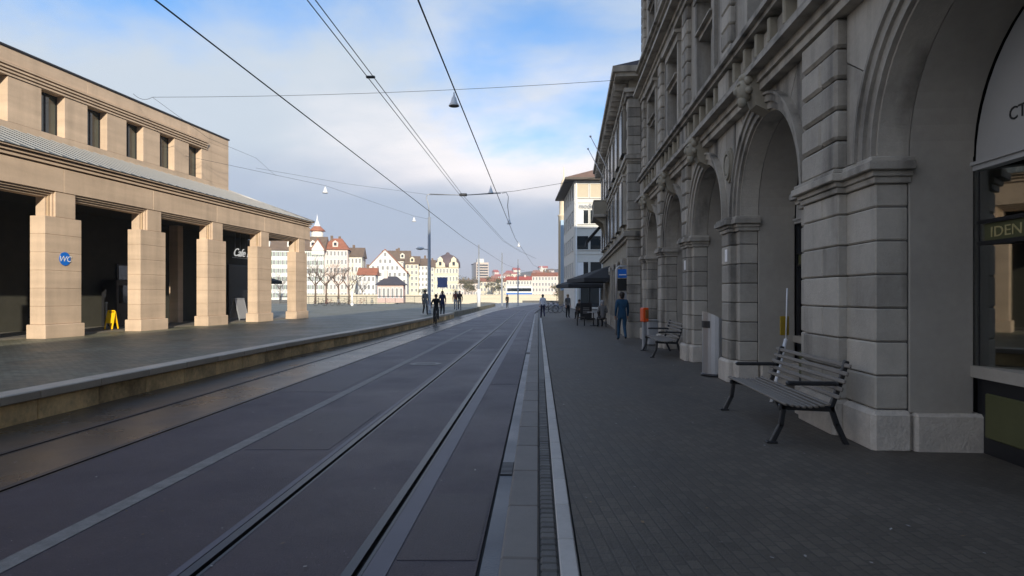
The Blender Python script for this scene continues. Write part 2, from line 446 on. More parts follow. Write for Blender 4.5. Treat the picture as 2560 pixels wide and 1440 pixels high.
# ================================================================== GROUND, ROAD, TRACKS, PAVEMENT
def shear_box(mb, u0, u1, Y0, Y1, z0, z1, mi=0):
    ys = [Y0] + [y for y in range(60, 150, 10) if Y0 < y < Y1] + [Y1]
    vs = []; fs = []
    for Y in ys: vs += [ST(u0, Y, z0), ST(u1, Y, z0), ST(u1, Y, z1), ST(u0, Y, z1)]
    n = len(ys)
    for i in range(n - 1):
        for k in range(4): fs.append((4 * i + k, 4 * i + (k + 1) % 4, 4 * i + 4 + (k + 1) % 4, 4 * i + 4 + k))
    fs += [(0, 3, 2, 1), (4 * n - 4, 4 * n - 3, 4 * n - 2, 4 * n - 1)]
    return mb.add(vs, fs, mi)

g = MB()
for x0, x1, y0, y1 in ((-900, 900, -400, 101), (12, 900, 101, 226), (-900, 900, 226, 2600)):
    g.add([(x0, y0, -0.08), (x1, y0, -0.08), (x1, y1, -0.08), (x0, y1, -0.08)], [(0, 1, 2, 3)])
g.add([(-900, 101, -0.08), (12, 101, -0.08), (12, 101, -5), (-900, 101, -5)], [(0, 1, 2, 3)])
g.add([(-900, 226, -0.08), (12, 226, -0.08), (12, 226, -5), (-900, 226, -5)], [(3, 2, 1, 0)])
g.add([(12, 101, -0.08), (12, 226, -0.08), (12, 226, -5), (12, 101, -5)], [(0, 1, 2, 3)])
struct(g.build('ground', groundm))
w = MB(); w.add([(-900, 101.05, -3.2), (11.95, 101.05, -3.2), (11.95, 225.95, -3.2), (-900, 225.95, -3.2)], [(0, 1, 2, 3)])
struct(w.build('water', water_m))

RAILS = (-5.88, -4.80, -2.18, -1.18)
rd = MB()
edges = [-16.0]
for r in RAILS: edges += [r - 0.055, r + 0.075]
edges.append(-0.40)
for i, (a, b) in enumerate(zip(edges[0::2], edges[1::2])):
    shear_box(rd, a, b, -25, 150, -0.07, 0.0, 1 if i < 2 else 0)
road = struct(rd.build('road', [asphalt, asphalt_wet]))
for i, r in enumerate(RAILS):
    mb = MB()
    shear_box(mb, r - 0.055, r + 0.012, -25, 150, -0.07, 0.004, 0)      # head
    shear_box(mb, r + 0.012, r + 0.050, -25, 150, -0.07, -0.035, 1)     # groove bottom
    shear_box(mb, r + 0.050, r + 0.075, -25, 150, -0.07, 0.002, 0)      # guard lip
    struct(mb.build('tram_rail', [steel_rail, groove_m]))
mb = MB(); shear_box(mb, -1.10, -0.955, -25, 90, -0.02, 0.004)
struct(mb.build('rail_joint_strip', strip_m))
mb = MB(); shear_box(mb, -2.30, -2.245, -25, 90, -0.02, 0.004)
struct(mb.build('rail_joint_strip', strip_m))
mb = MB(); shear_box(mb, -3.52, -3.36, -25, 33, -0.02, 0.004)
struct(mb.build('lane_line', paint_road))
mb = MB(); shear_box(mb, -0.375, -0.245, -25, 60, -0.02, 0.003)
gut = struct(mb.build('gutter', gutter_m))
mb = MB(); shear_box(mb, -0.40, -0.375, -25, 60, -0.05, -0.012)
struct(mb.build('gutter_joint', groove_m))

pv = MB()
shear_box(pv, 0.245, 60, -40, 150, -0.05, 0.10)
pave = struct(pv.build('pavement', paver_m))
mb = MB(); shear_box(mb, -0.232, 0.243, -25, 70, -0.05, 0.075)
bed = mb.build('curb_bed', joint_m, pave)
mb = MB(); shear_box(mb, 0.012, 0.122, -25, 2.4, 0.07, 0.092); shear_box(mb, 0.012, 0.122, 12.6, 70, 0.07, 0.092)
o = mb.build('sett_strip', sett_m, pave); o['kind'] = 'stuff'
ang = math.atan2(SL, 1)
def street_piece(name, u0, u1, Y0, Y1, z0, z1, m, ch, jit=0.0):
    d = (round(u1 - u0, 3), round(Y1 - Y0, 3), round(z1 - z0, 3)); k = (name, d, ch)
    if k not in BLK: BLK[k] = MB().cbox((0, 0, 0), d, ch).mesh(name, m)
    c = ST((u0 + u1) / 2, (Y0 + Y1) / 2, (z0 + z1) / 2)
    o = link(name, BLK[k], pave, (c[0], c[1], c[2] + random.uniform(-jit, jit)), (random.uniform(-jit, jit), random.uniform(-jit, jit), -ang))
    return o
for k in range(62):
    street_piece('curb_stone', -0.236, 0.006, -2 + k, -2 + k + 0.990, -0.04, 0.10, curb_m, 0.014, 0.0012)
for k in range(100):
    street_piece('sett', 0.014, 0.122, 2.4 + k * 0.102, 2.4 + k * 0.102 + 0.092, 0.02, 0.095, sett_m, 0.012, 0.004)
for k in range(68):
    street_piece('guide_slab', 0.132, 0.242, -2 + k * 0.7, -2 + k * 0.7 + 0.692, 0.02, 0.108, line_m, 0.008, 0.0008)

# asphalt repair patches with their own tone
pat = mat('newer asphalt patch', (0.047, 0.038, 0.049), rough=0.48, var=0.26, vscale=0.9, bump=1.0, bscale=80, speck=2.0)
pat2 = mat('bleached asphalt patch', (0.064, 0.052, 0.065), rough=0.58, var=0.25, vscale=1.2, bump=0.9, bscale=80, speck=2.0)
for u0, u1, Ya, Yb, m in ((-0.93, -.41, 12.5, 19.0, pat2), (-3.3, -2.36, 7.2, 9.6, pat), (-2.08, -1.25, 21, 27, pat2), (-4.66, -3.6, 11.5, 14.8, pat), (-0.93, -.41, 4.2, 5.6, pat), (-3.3, -2.36, 19, 24, pat2)):
    mb = MB(); shear_box(mb, u0, u1, Ya, Yb, -.02, .003); struct(mb.build('asphalt_patch', m))
# manhole cover, gully grate, scattered leaves and grit
mh = thing('manhole_cover', 'round iron manhole cover in the road between the two tracks', 'manhole cover', ST(-2.85, 16.2, 0.0))
MB().lathe([(.40, .001), (.40, .006), (.345, .006), (.345, .002)], 28, smooth=False).build('rim', steel_rail, mh)
mb = MB(); mb.lathe([(.335, .001), (.335, .007)], 28, smooth=False)
for k in range(-3, 4): mb.bx(-.29 + abs(k) * .03, .29 - abs(k) * .03, k * .085 - .018, k * .085 + .018, .007, .010)
mb.build('lid', mat('worn iron lid', (.14, .135, .14), rough=.45, var=.15, metal=.4), mh)
for i, Y in enumerate((6.4, 19.2)):
    gt = thing('gully_grate', ('iron gully grate in the gutter, nearer one', 'iron gully grate in the gutter, farther one')[i], 'drain grate', ST(-.31, Y, .003), -ang, 'gully grates beside the curb')
    mb = MB(); mb.bx(-.06, .06, -.24, .24, .0005, .006); mb.build('frame', groove_m, gt)
    gb = MB().bx(-.055, .055, -.012, .012, .006, .011).mesh('bar', steel_rail)
    for k in range(10): link('bar', gb, gt, (0, -.21 + k * .047, 0))
rl = random.Random(2); lf = MB(); lp = MB()
for k in range(420):
    on = rl.random() < .55
    u = rl.uniform(-5.6, -.5) if on else rl.uniform(.3, 3.6); Y = 2.5 + 20 * rl.random() ** 1.7
    c = Vector(ST(u, Y, .012 if on else .112)); a = rl.uniform(0, 6.3); r_ = rl.uniform(.006, .020)
    d1_, d2_ = Vector((math.cos(a), math.sin(a), rl.uniform(-.2, .2))) * r_, Vector((-math.sin(a), math.cos(a), rl.uniform(-.3, .3))) * r_ * .6
    lf.add([c - d1_, c + d2_, c + d1_ * 1.1, c - d2_], [(0, 1, 2, 3)], rl.randrange(2))
o = lf.build('leaf_litter', [mat('dry leaf', (.20, .14, .08), rough=.8), mat('pale grit', (.34, .33, .32), rough=.8)])
o['kind'] = 'stuff'; o['label'] = 'scattered dry leaves and pale grit on the road and pavement'; o['category'] = 'litter'

# ------------------------------------------------------------------ tram platform / quay on the left
EDGE = [(-7.6, -16), (-7.0, 0), (-6.65, 8.31), (-6.30, 17.4), (-5.55, 26), (-4.98, 36), (-4.55, 46), (-3.9, 60), (-2.3, 100.5)]
PZ = 0.40
pm = MB()
poly = [(x - 0.30, y) for x, y in EDGE] + [(-160, 100.5), (-160, -16)]
pm.prism(poly, 'z', -0.06, PZ)
platform = struct(pm.build('platform', platform_m))
def along(path, step):
    pts = []; seg = 0; pos = Vector(path[0]); left = step; pts.append(pos.copy())
    for a, b in zip(path, path[1:]):
        a, b = Vector(a), Vector(b); Ls = (b - a).length; t = 0
        while Ls - t >= left:
            t += left; pts.append(a + (b - a) * t / Ls); left = step
        left -= Ls - t
    return pts
pts = along(EDGE, 1.25)
cap_me = MB().cbox((0, 0, 0), (1.243, 0.36, 0.13), 0.015).mesh('cap_stone', cap_m)
wall_me = MB().cbox((0, 0, 0), (1.24, 0.30, 0.40), 0.014).mesh('wall_block', pwall_m)
for a, b in list(zip(pts, pts[1:]))[8:52]:
    d = b - a; rz = math.atan2(d.y, d.x); n = Vector((-d.y, d.x)).normalized(); c = (a + b) / 2
    link('cap_stone', cap_me, platform, (c.x + n.x * 0.16, c.y + n.y * 0.16, PZ - 0.045 + random.uniform(-.002, .002)), (0, 0, rz))
    link('wall_block', wall_me, platform, (c.x + n.x * 0.175 + random.uniform(-.006, .006), c.y + n.y * 0.175, 0.085), (0, 0, rz))

# ================================================================== RIGHT BUILDING (grey sandstone arcade)
RB = thing('stone_building', 'tall grey sandstone building with rusticated arches and carved keystones, nearest on the right', 'building', (3.42, 0, 0), math.atan2(1, 0.066))
def rblk(x0, x1, y0, y1, z0, z1, m=grey_stone, ch=0.016, name='stone_block', gap=0.010):
    return block(name, x0, x1, y0, y1, z0, z1, m, RB, ch, gap)
PIERS = [(1.76, 3.83), (6.83, 8.90), (11.86, 12.95), (15.76, 16.85), (19.66, 20.75), (23.50, 24.40)]
ARCH = [(-1.30, 1.76), (3.83, 6.83), (8.90, 11.86), (12.95, 15.76), (16.85, 19.66), (20.75, 23.50)]
PIL = [(2.4, 3.2), (7.50, 8.55), (12.09, 12.72), (15.99, 16.62), (19.89, 20.52), (23.75, 24.40)]
ZI0, ZI1, ZS = 2.93, 3.20, 5.0
for (p0, p1), (q0, q1) in zip(PIERS, PIL):
    back = MB()
    back.bx(p0 + 0.02, p1 - 0.02, -0.99, -0.03, 0.1, ZI1)
    back.bx(q0 - 0.15, q1 + 0.15, -0.34, -0.03, ZI1, ZS)
    back.build('pier_core', joint_m, RB)
for pi, ((p0, p1), (q0, q1)) in enumerate(zip(PIERS, PIL)):
    wide = (p1 - p0) > 1.5
    # plinth stones: street face split in three, jamb stone behind
    segs = [(p0 - 0.08, q0 - 0.02, 0.07), (q0 - 0.02, q1 + 0.02, 0.17), (q1 + 0.02, p1 + 0.08, 0.07)] if pi < 5 else [(p0 - 0.08, q0 - .02, .07), (q0 - .02, q1, .17)]
    for a, b, pr in segs:
        rblk(a, b, -0.36, pr, 0.06, 0.52, plinth_m, 0.045, 'plinth_stone', 0.006)
    rblk(p0 - 0.10, p1 + (0.10 if pi < 5 else 0), -1.08, -0.365, 0.06, 0.50, plinth_m, 0.03, 'plinth_stone', 0.006)
    # smooth jamb lining
    for x0, x1 in ((p0 - 0.004, p0 + 0.12), (p1 - 0.12, p1 + 0.004)):
        block('jamb_panel', x0, x1, -1.0, -0.345, 0.49, ZI1 + 0.02, grey_smooth, RB, 0.01)
    # rusticated courses
    z = 0.52
    for k in range(7):
        z1 = z + 0.36 if k < 6 else ZI0
        rblk(p0, q0 + 0.02, -0.34, 0.0, z, z1)
        if pi < 5: rblk(q1 - 0.02, p1, -0.34, 0.0, z, z1)
        if wide and k % 2 == 0:
            mid = q0 + (q1 - q0) * 0.42
            rblk(q0, mid, -0.30, 0.10, z, z1); rblk(mid, q1, -0.30, 0.10, z, z1)
        else:
            rblk(q0, q1, -0.30, 0.10, z, z1)
        z = z1
    # impost mouldings
    for za, zb, pr in ((ZI0, 3.00, 0.03), (3.00, 3.06, 0.06), (3.06, 3.15, 0.12), (3.15, 3.20, 0.09)):
        e = 0.0 if pi < 5 else -pr
        rblk(p0 - pr, q0 + .02, -0.36, pr, za, zb, grey_stone, 0.008, 'impost_moulding', 0.0)
        if pi < 5: rblk(q1 - .02, p1 + pr, -0.36, pr, za, zb, grey_stone, 0.008, 'impost_moulding', 0.0)
        rblk(q0 - pr, q1 + pr + e, -0.33, 0.10 + pr, za + .002, zb - .002, grey_stone, 0.008, 'impost_moulding', 0.0)
    # rusticated pilaster above the impost
    z = 3.20
    for k in range(5):
        if pi == 2: break
        if wide and k % 2 == 1:
            mid = q0 + (q1 - q0) * 0.42
            rblk(q0, mid, -0.28, 0.13, z, z + 0.36, grey_stone, 0.035, 'stone_block', 0.02); rblk(mid, q1, -0.28, 0.13, z, z + 0.36, grey_stone, 0.035, 'stone_block', 0.02)
        else:
            rblk(q0, q1, -0.28, 0.13, z, z + 0.36, grey_stone, 0.035, 'stone_block', 0.02)
        z += 0.36

md = MB(); xm = (PIL[2][0] + PIL[2][1]) / 2
md.prism([(xm - .30, 3.21), (xm + .30, 3.21), (xm + .30, 4.98), (xm - .30, 4.98)], 'y', -.28, 0.015)
md.build('spandrel_panel', grey_stone, RB)
md = MB()
for r0, r1, pr in ((.0, .13, .09), (.16, .21, .10), (.21, .25, .06)):
    b0 = len(md.v); md.ring(0, 0, max(r0, .002), r1, 0.012, pr, 0, 2 * PI, 28)
    for i in range(b0, len(md.v)): v = md.v[i]; md.v[i] = (xm + v[0], v[1], 4.25 + v[2] * 1.35)
md.build('medallion', grey_dark, RB)

def mask_head(parent, x, z, y):
    mb = MB()
    mb.prism([(-0.02, -0.42), (0.20, -0.30), (0.30, 0.0), (0.36, 0.26), (-0.02, 0.26)], 'x', -0.17, 0.17)     # console
    mb.ball((0, 0.33, -0.02), 0.15, 10, 8, 0, (0.95, 1.0, 1.25))
    mb.ball((0, 0.47, -0.04), 0.045, 6, 5, 0, (0.8, 1.1, 1.5))         # nose
    mb.ball((0, 0.37, -0.20), 0.09, 8, 5, 0, (1.0, 0.9, 1.2))          # beard
    for sx in (-1, 1):
        mb.ball((sx * 0.06, 0.45, 0.05), 0.035, 6, 4, 0, (1.3, .8, .8))
        mb.ball((sx * 0.15, 0.31, 0.10), 0.075, 8, 5); mb.ball((sx * 0.16, 0.31, -0.06), 0.06, 8, 5)
        mb.ball((sx * 0.19, 0.22, 0.22), 0.07, 8, 5)
    mb.ball((0, 0.32, 0.17), 0.12, 8, 5, 0, (1.2, 1, .7))
    o = mb.build('keystone_mask', grey_dark, parent, (x, y, z)); return o

for ai, (a0, a1) in enumerate(ARCH):
    cxa, Ra = (a0 + a1) / 2, (a1 - a0) / 2
    mb = MB(); mb.ring(cxa, ZI1, Ra, Ra + 0.30, -0.34, -0.02, n=28)
    mb.build('arch_ring', grey_stone, RB)
    mb = MB(); mb.ring(cxa, ZI1, Ra + 0.03, Ra + 0.14, -0.02, 0.035, n=28); mb.ring(cxa, ZI1, Ra + 0.14, Ra + 0.25, -0.02, 0.075, n=28); mb.ring(cxa, ZI1, Ra + 0.25, Ra + 0.29, -0.02, 0.11, n=28)
    mb.build('archivolt', grey_stone, RB)
    mb = MB(); mb.ring(cxa, ZI1, Ra - 0.004, Ra + 0.2, -1.0, -0.35, n=28)
    mb.build('arch_soffit', grey_smooth, RB)
    # spandrel voussoirs cut by radial joints
    xl = PIL[ai - 1][1] if ai > 0 else a0 - 0.5
    xr = PIL[ai][0]
    Ro = Ra + 0.285
    def bound(t):
        c, s_ = math.cos(t), math.sin(t); k = []
        if c > 1e-6: k.append((xr - cxa) / c)
        if c < -1e-6: k.append((xl - cxa) / c)
        if s_ > 1e-6: k.append((ZS - ZI1) / s_)
        return min(k)
    tr = math.atan2(ZS - ZI1, xr - cxa); tl = math.atan2(ZS - ZI1, xl - cxa)
    cuts = [0.02, R(30), R(52), R(74), R(106), R(128), R(150), PI - 0.02]
    for t0, t1 in zip(cuts, cuts[1:]):
        t0 += 0.004; t1 -= 0.004
        ts = [t0 + (t1 - t0) * i / 6 for i in range(7)]
        outer = sorted(ts + [t for t in (tr, tl) if t0 < t < t1])
        o2 = [(cxa + max(bound(t) - 0.006, Ro + .01) * math.cos(t), ZI1 + max(bound(t) - 0.006, Ro + .01) * math.sin(t)) for t in outer]
        i2 = [(cxa + Ro * math.cos(t), ZI1 + Ro * math.sin(t)) for t in reversed(ts)]
        m2 = MB().prism(o2 + i2, 'y', -0.30, 0.0)
        m2.build('voussoir', grey_stone, RB)
    if ai > 0: mask_head(RB, cxa, ZI1 + Ra + 0.40, 0.0)
    # shop front inside the arch
    sh = MB(); n = 24
    arc = [(cxa + Ra * math.cos(PI * i / n), ZI1 - .1 + (Ra + .1) * math.sin(PI * i / n)) for i in range(n + 1)]
    sh.prism(arc + [(a0, 3.05), (a1, 3.05)][0:0], 'y', -1.12, -1.02)
    sh.build('tympanum', tymp_m, RB)
    mb = MB(); mb.bx(a0, a1, -1.10, -0.985, 3.045, 3.10); mb.bx(a0, a1, -1.10, -0.96, 3.10, 3.135)
    mb.build('transom_moulding', tymp_m, RB)
    wd = MB()
    for x in ((a0 + 0.03, a1 - 0.03) if ai == 1 else (a0 + 0.03, (a0 * 2 + a1) / 3, (a0 + a1 * 2) / 3, a1 - 0.03)): wd.bx(x - 0.03, x + 0.03, -1.10, -1.02, 0.98, 3.04)
    wd.bx(a0, a1, -1.105, -1.015, 2.48, 2.52); wd.bx(a0, a1, -1.105, -1.015, 2.26, 2.30)
    win = wd.build('shop_window', dark_metal, RB)
    gm = MB()
    if ai == 1:                                            # pane angled on purpose to mirror the sunlit hall, then the recessed front
        gm.prism([(a1, -1.0), (a1 - 1.0, -1.424), (a1 - 1.0, -1.434), (a1, -1.01)], 'z', 1.0, 3.04); gm.build('pane', glass_c, win)
        gm = MB(); gm.bx(a0, a1 - 1.0, -1.434, -1.424, 1.0, 3.04); gm.build('pane', glass_c, win)
        mb = MB(); mb.bx(a1 - 1.04, a1 - .96, -1.49, -1.39, .9, 3.04); mb.build('mullion', dark_metal, win)
    else:
        gm.bx(a0, a1, -1.075, -1.065, 1.0, 3.04); gm.build('pane', glass_c, win)
    mb = MB(); mb.bx(a0, a1, -1.2, -0.965, 0.88, 1.0); mb.build('window_sill', grey_smooth, win)
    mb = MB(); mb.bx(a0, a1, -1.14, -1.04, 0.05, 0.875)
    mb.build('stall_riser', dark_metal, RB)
    for x0, x1 in ((a0 + .15, (a0 + a1) / 2 - .06), ((a0 + a1) / 2 + .06, a1 - .15)):
        mb = MB().cbox(((x0 + x1) / 2, -1.03, 0.50), (x1 - x0, 0.03, 0.46), 0.012)
        mb.build('riser_panel', olive_m, RB)
    mb = MB(); mb.bx(a0, a1, -1.062, -1.045, 2.30, 2.48); mb.build('sign_band', olive_m, RB)
# shop interior
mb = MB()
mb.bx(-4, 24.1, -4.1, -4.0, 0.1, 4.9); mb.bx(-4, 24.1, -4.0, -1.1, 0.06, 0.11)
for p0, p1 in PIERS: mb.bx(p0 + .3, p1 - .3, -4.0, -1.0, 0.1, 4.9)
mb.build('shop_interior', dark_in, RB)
mb = MB(); mb.bx(3.8, 6.8, -2.1, -1.2, 0.9, 0.99); mb.build('display_shelf', tymp_m, RB)
for x in (5.2, 6.1):
    mb = MB(); mb.tube([(x, -1.62, .99), (x, -1.62, 2.3)], .012, 6); mb.bx(x - .33, x + .33, -1.75, -1.45, 1.33, 1.345); mb.bx(x - .2, x + .2, -1.63, -1.61, 2.1, 2.115)
    mb.build('display_stand', steel_m, RB)
for x, y, z, d, m in ((6.35, -1.52, 1.07, (.34, .2, .16), red_m), (5.9, -1.65, 1.06, (.22, .2, .14), brown_m), (6.1, -1.6, 1.40, (.34, .2, .10), orange_m), (5.3, -1.6, 1.42, (.4, .2, .14), red_m)):
    mb = MB(); mb.cbox((x, y, z), d, .02); mb.build('display_box', m, RB)
for x, m, z0 in ((6.50, brown_m, 2.52), (6.30, brown_m, 2.52), (6.05, red_m, 2.52), (5.8, brown_m, 2.52), (5.55, red_m, 2.52)):
    mb = MB(); mb.bx(x - .11, x + .11, -1.56, -1.54, z0, 3.03); mb.build('curtain_strip', m, RB)
# lettering: faces the street (+y), reads along -x (away to near)
LET = (R(90), 0, R(180))
text('lettering', 'CTU', 0.18, ink_m, RB, (6.33, -1.015, 3.44), LET, 0.003)
text('lettering', 'IDEN', 0.15, gold_m, RB, (6.64, -1.043, 2.335), LET, 0.003, sx=1.35)
text('lettering', 'F', 0.15, gold_m, RB, (5.98, -1.043, 2.335), LET, 0.003, sx=1.35)

# horizontal string course, parapet, sill
def course(name, x0, x1, rows, m=grey_stone, par=None):
    for za, zb, pr in rows:
        mb = MB(); mb.bx(x0, x1, -0.33, pr, za, zb); mb.build(name, m, par or RB)
X0, X1 = -56.0, 24.40
course('string_course', X0, X1, [(5.002, 5.12, 0.15), (5.122, 5.24, 0.20), (5.242, 5.31, 0.36), (5.312, 5.42, 0.30), (5.422, 5.48, 0.17)])
course('parapet_band', X0, X1, [(5.482, 5.56, 0.10), (5.562, 5.98, 0.0)], grey_dark)
course('window_ledge', X0, X1, [(5.982, 6.06, 0.22), (6.062, 6.15, 0.30)])
WC = [0.23, 5.33, 10.38, 14.35, 18.25, 22.1]
for q0, q1 in PIL:
    rblk(q0 - .06, q1 + (.06 if q1 < 24 else 0), -0.3, 0.16, 5.562, 5.98, grey_stone, 0.02, 'pedestal')
for c in WC:
    for dx in (-0.95, -0.32, 0.32, 0.95):
        rblk(c + dx - 0.26, c + dx + 0.26, -0.2, 0.055, 5.62, 5.94, grey_stone, 0.02, 'parapet_panel')
    for dx in (-1.28, -0.63, 0, 0.63, 1.28):
        rblk(c + dx - 0.05, c + dx + 0.05, -0.2, 0.17, 5.58, 5.97, grey_dark, 0.02, 'bracket')
# upper storeys
def wframe(w_, h_, mull=True):
    mb = MB(); t = 0.16
    mb.bx(-w_ / 2 - t, -w_ / 2, -.36, .07, 0, h_); mb.bx(w_ / 2, w_ / 2 + t, -.36, .07, 0, h_)
    mb.bx(-w_ / 2 - t - .05, w_ / 2 + t + .05, -.36, .10, h_, h_ + .2); mb.bx(-w_ / 2 - t - .1, w_ / 2 + t + .1, -.36, .20, h_ + .2, h_ + .29)
    if mull:
        mb.bx(-.055, .055, -.33, -.10, 0, h_); mb.bx(-w_ / 2, w_ / 2, -.33, .02, h_ * .62, h_ * .62 + .10)
        mb.bx(-w_ / 2 + .02, w_ / 2 - .02, -.1, .12, h_ * .62 + .10, h_ * .62 + .14)
    return mb
FLOORS = [(6.15, 9.0, 6.20, 2.42, 1.5), (10.25, 13.0, 10.3, 2.35, 1.4), (14.2, 17.0, 14.25, 2.2, 1.3)]
glp = {}
for fi, (z0, z1, wz, wh, ww) in enumerate(FLOORS):
    fm = wframe(ww, wh).mesh('window', grey_stone); pm2 = MB().bx(-ww / 2, ww / 2, -.36, -.30, 0, wh).mesh('pane', glass_d)
    wl = MB(); xs = [X0]
    for c in WC: xs += [c - ww / 2 - .15, c + ww / 2 + .15]
    xs.append(X1)
    for a, b in zip(xs[0::2], xs[1::2]): wl.bx(a, b, -.38, 0.0, z0, z1)
    for c in WC:
        wl.bx(c - ww / 2 - .15, c + ww / 2 + .15, -.38, 0.0, wz + wh + .10, z1)
    wl.build('upper_wall', grey_stone, RB)
    for c in WC:
        f = link('window', fm, RB, (c, 0, wz)); link('pane', pm2, f)
    for q0, q1 in PIL:
        k = 0; z = z0 + .01; hh = (z1 - z0 - .01) / 8
        while k < 8:
            rblk(q0, q1, -0.2, 0.12, z, z + hh, grey_stone, 0.03, 'stone_block', 0.018); z += hh; k += 1
course('cornice', X0, X1, [(9.002, 9.14, 0.16), (9.142, 9.26, 0.22), (9.262, 9.36, 0.42), (9.362, 9.46, 0.34), (9.462, 9.58, 0.16)])
course('parapet_band', X0, X1, [(9.582, 10.06, 0.03)], grey_dark)
course('window_ledge', X0, X1, [(10.062, 10.14, 0.24), (10.142, 10.25, 0.34)])
course('cornice', X0, X1, [(13.002, 13.2, 0.18), (13.202, 13.32, 0.42), (13.322, 13.5, 0.3)])
course('parapet_band', X0, X1, [(13.502, 14.2, 0.03)], grey_dark)
course('main_cornice', X0, X1, [(17.002, 17.4, 0.2), (17.402, 17.6, 0.6), (17.602, 17.8, 0.95), (17.802, 19.0, 0.1)])
mb = MB()
mb.bx(X0, X1 - .002, -34, -.39, 4.9, 18.9); mb.bx(X0, X1 - .002, -34, -4.2, 0, 4.9); mb.bx(24.05, X1 - .002, -4.2, -.37, 0, 4.9)
mb.bx(X0, -1.8, -13, -.02, 0, 4.99)
mb.build('inner_wall', grey_dark, RB)
# small enamel plates on the piers
for x, z in ((12.40, 2.50), (16.30, 2.50)):
    mb = MB().cbox((x - .05, 0.108, z), (0.16, 0.012, 0.24), 0.004); mb.build('wall_plate', white_m, RB)

# ================================================================== LEFT BUILDING (warm sandstone market hall with portico)
LK = 1.0082
LB = thing('market_hall', 'warm sandstone hall with a sunlit pillared portico, metal skirt roof and set-back upper storey', 'building', (-16.9, 0, 0), math.atan2(1, 0.128))
def lblk(name, x0, x1, y0, y1, z0, z1, m=sand, ch=0.012, gap=0.006):
    return block(name, x0, x1, y0, y1, z0, z1, m, LB, ch, gap)
COLS = [19.86 + 4.18 * n for n in range(-3, 5)]
CW = 1.42
TH = 0.52
S0, S1 = 6.0, 38.42
for c in COLS:
    lblk('plinth', c - .07, c + CW + .07, -.07, TH + .07, PZ - .02, .83, sand, 0.02)
    z = .83; hh = (4.2 - .83) / 6
    for k in range(6):
        lblk('stone_block', c, c + CW, 0, TH, z, z + hh, sand, 0.009, 0.003); z += hh
    a, b = c + .40, c + CW - .22
    lblk('upper_pier', a, b, .02, TH, 4.2, 5.0)
    for k in range(3):                                     # stepped jamb mouldings of the opening head
        lblk('jamb_moulding', a - .065 * (k + 1), a - .065 * k, .02 + .06 * (k + 1), TH, 4.2, 5.0 - .065 * k, sand_shade if k == 1 else sand, 0.006, 0)
        lblk('jamb_moulding', b + .065 * k, b + .065 * (k + 1), .02 + .06 * (k + 1), TH, 4.2, 5.0 - .065 * k, sand_shade if k == 1 else sand, 0.006, 0)
mids = [c + CW / 2 for c in COLS]
bounds = [S0] + mids[1:-1] + [S1]
for a, b in zip(bounds, bounds[1:]):
    lblk('fascia_panel', a, b, 0.0, TH, 5.0, 5.76, sand, 0.010, 0.008)
for c0, c1 in zip(COLS, COLS[1:]):
    a, b = c0 + CW - .22, c1 + .40
    for k in range(3):
        lblk('lintel_moulding', a, b, .06 * (k + 1), TH, 5.0 - .066 * (k + 1), 5.0 - .066 * k, sand, 0.004, 0.012)
for k, (z0, z1, pr) in enumerate(((5.76, 5.81, -.06), (5.81, 5.88, .05), (5.88, 5.93, -.05), (5.93, 6.0, .10), (6.0, 6.04, .0), (6.04, 6.10, .18))):
    mb = MB(); mb.bx(S0, S1 + pr, -pr, TH - .01, z0, z1 - .002); mb.build('eaves_moulding', sand_shade if k in (0, 2, 4) else sand, LB)
# end return of the portico
mb = MB(); mb.bx(S1 - TH, S1 - .01, TH, 3.0, 5.0, 6.02); mb.build('end_beam', sand, LB)
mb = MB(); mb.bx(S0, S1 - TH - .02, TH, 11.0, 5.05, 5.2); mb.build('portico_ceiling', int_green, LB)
# skirt roof of zinc with standing seams
UY, UZ = 3.0, 7.42
XE = 34.8
rf = MB()
rf.add([(S0, -.2, 6.10), (S1 + .2, -.2, 6.10), (XE + .02, UY, UZ), (S0, UY, UZ)], [(0, 1, 2, 3)])
rf.add([(S1 + .2, -.2, 6.10), (S1 + .2, 11, 6.10), (XE + .02, 11, UZ), (XE + .02, UY, UZ)], [(0, 1, 2, 3)])
rf.add([(S0, -.2, 6.08), (S1 + .2, -.2, 6.08), (S1 + .2, 11, 6.08), (S0, 11, 6.08)], [(3, 2, 1, 0)])
roof = rf.build('skirt_roof', zinc, LB)
seam_len = math.hypot(UY + .2, UZ - 6.10); seam_ang = math.atan2(UZ - 6.10, UY + .2)
seam = MB().box((0, seam_len / 2, 0.014), (0.03, seam_len, 0.032)).mesh('standing_seam', zinc_rib)
x = S0 + .3
while x < XE:
    link('standing_seam', seam, roof, (x, -.2, 6.10), (seam_ang, 0, 0)); x += 0.5
while x < S1:
    f = max(0.05, (S1 + .2 - x) / (S1 + .2 - XE)); o = link('standing_seam', seam, roof, (x, -.2, 6.10), (seam_ang, 0, 0)); o.scale = (1, f, 1); x += 0.5
mb = MB(); mb.tube([(S1 + .2, -.2, 6.13), (XE, UY, UZ + .03)], .045, 6); mb.build('hip_ridge', zinc_rib, roof)
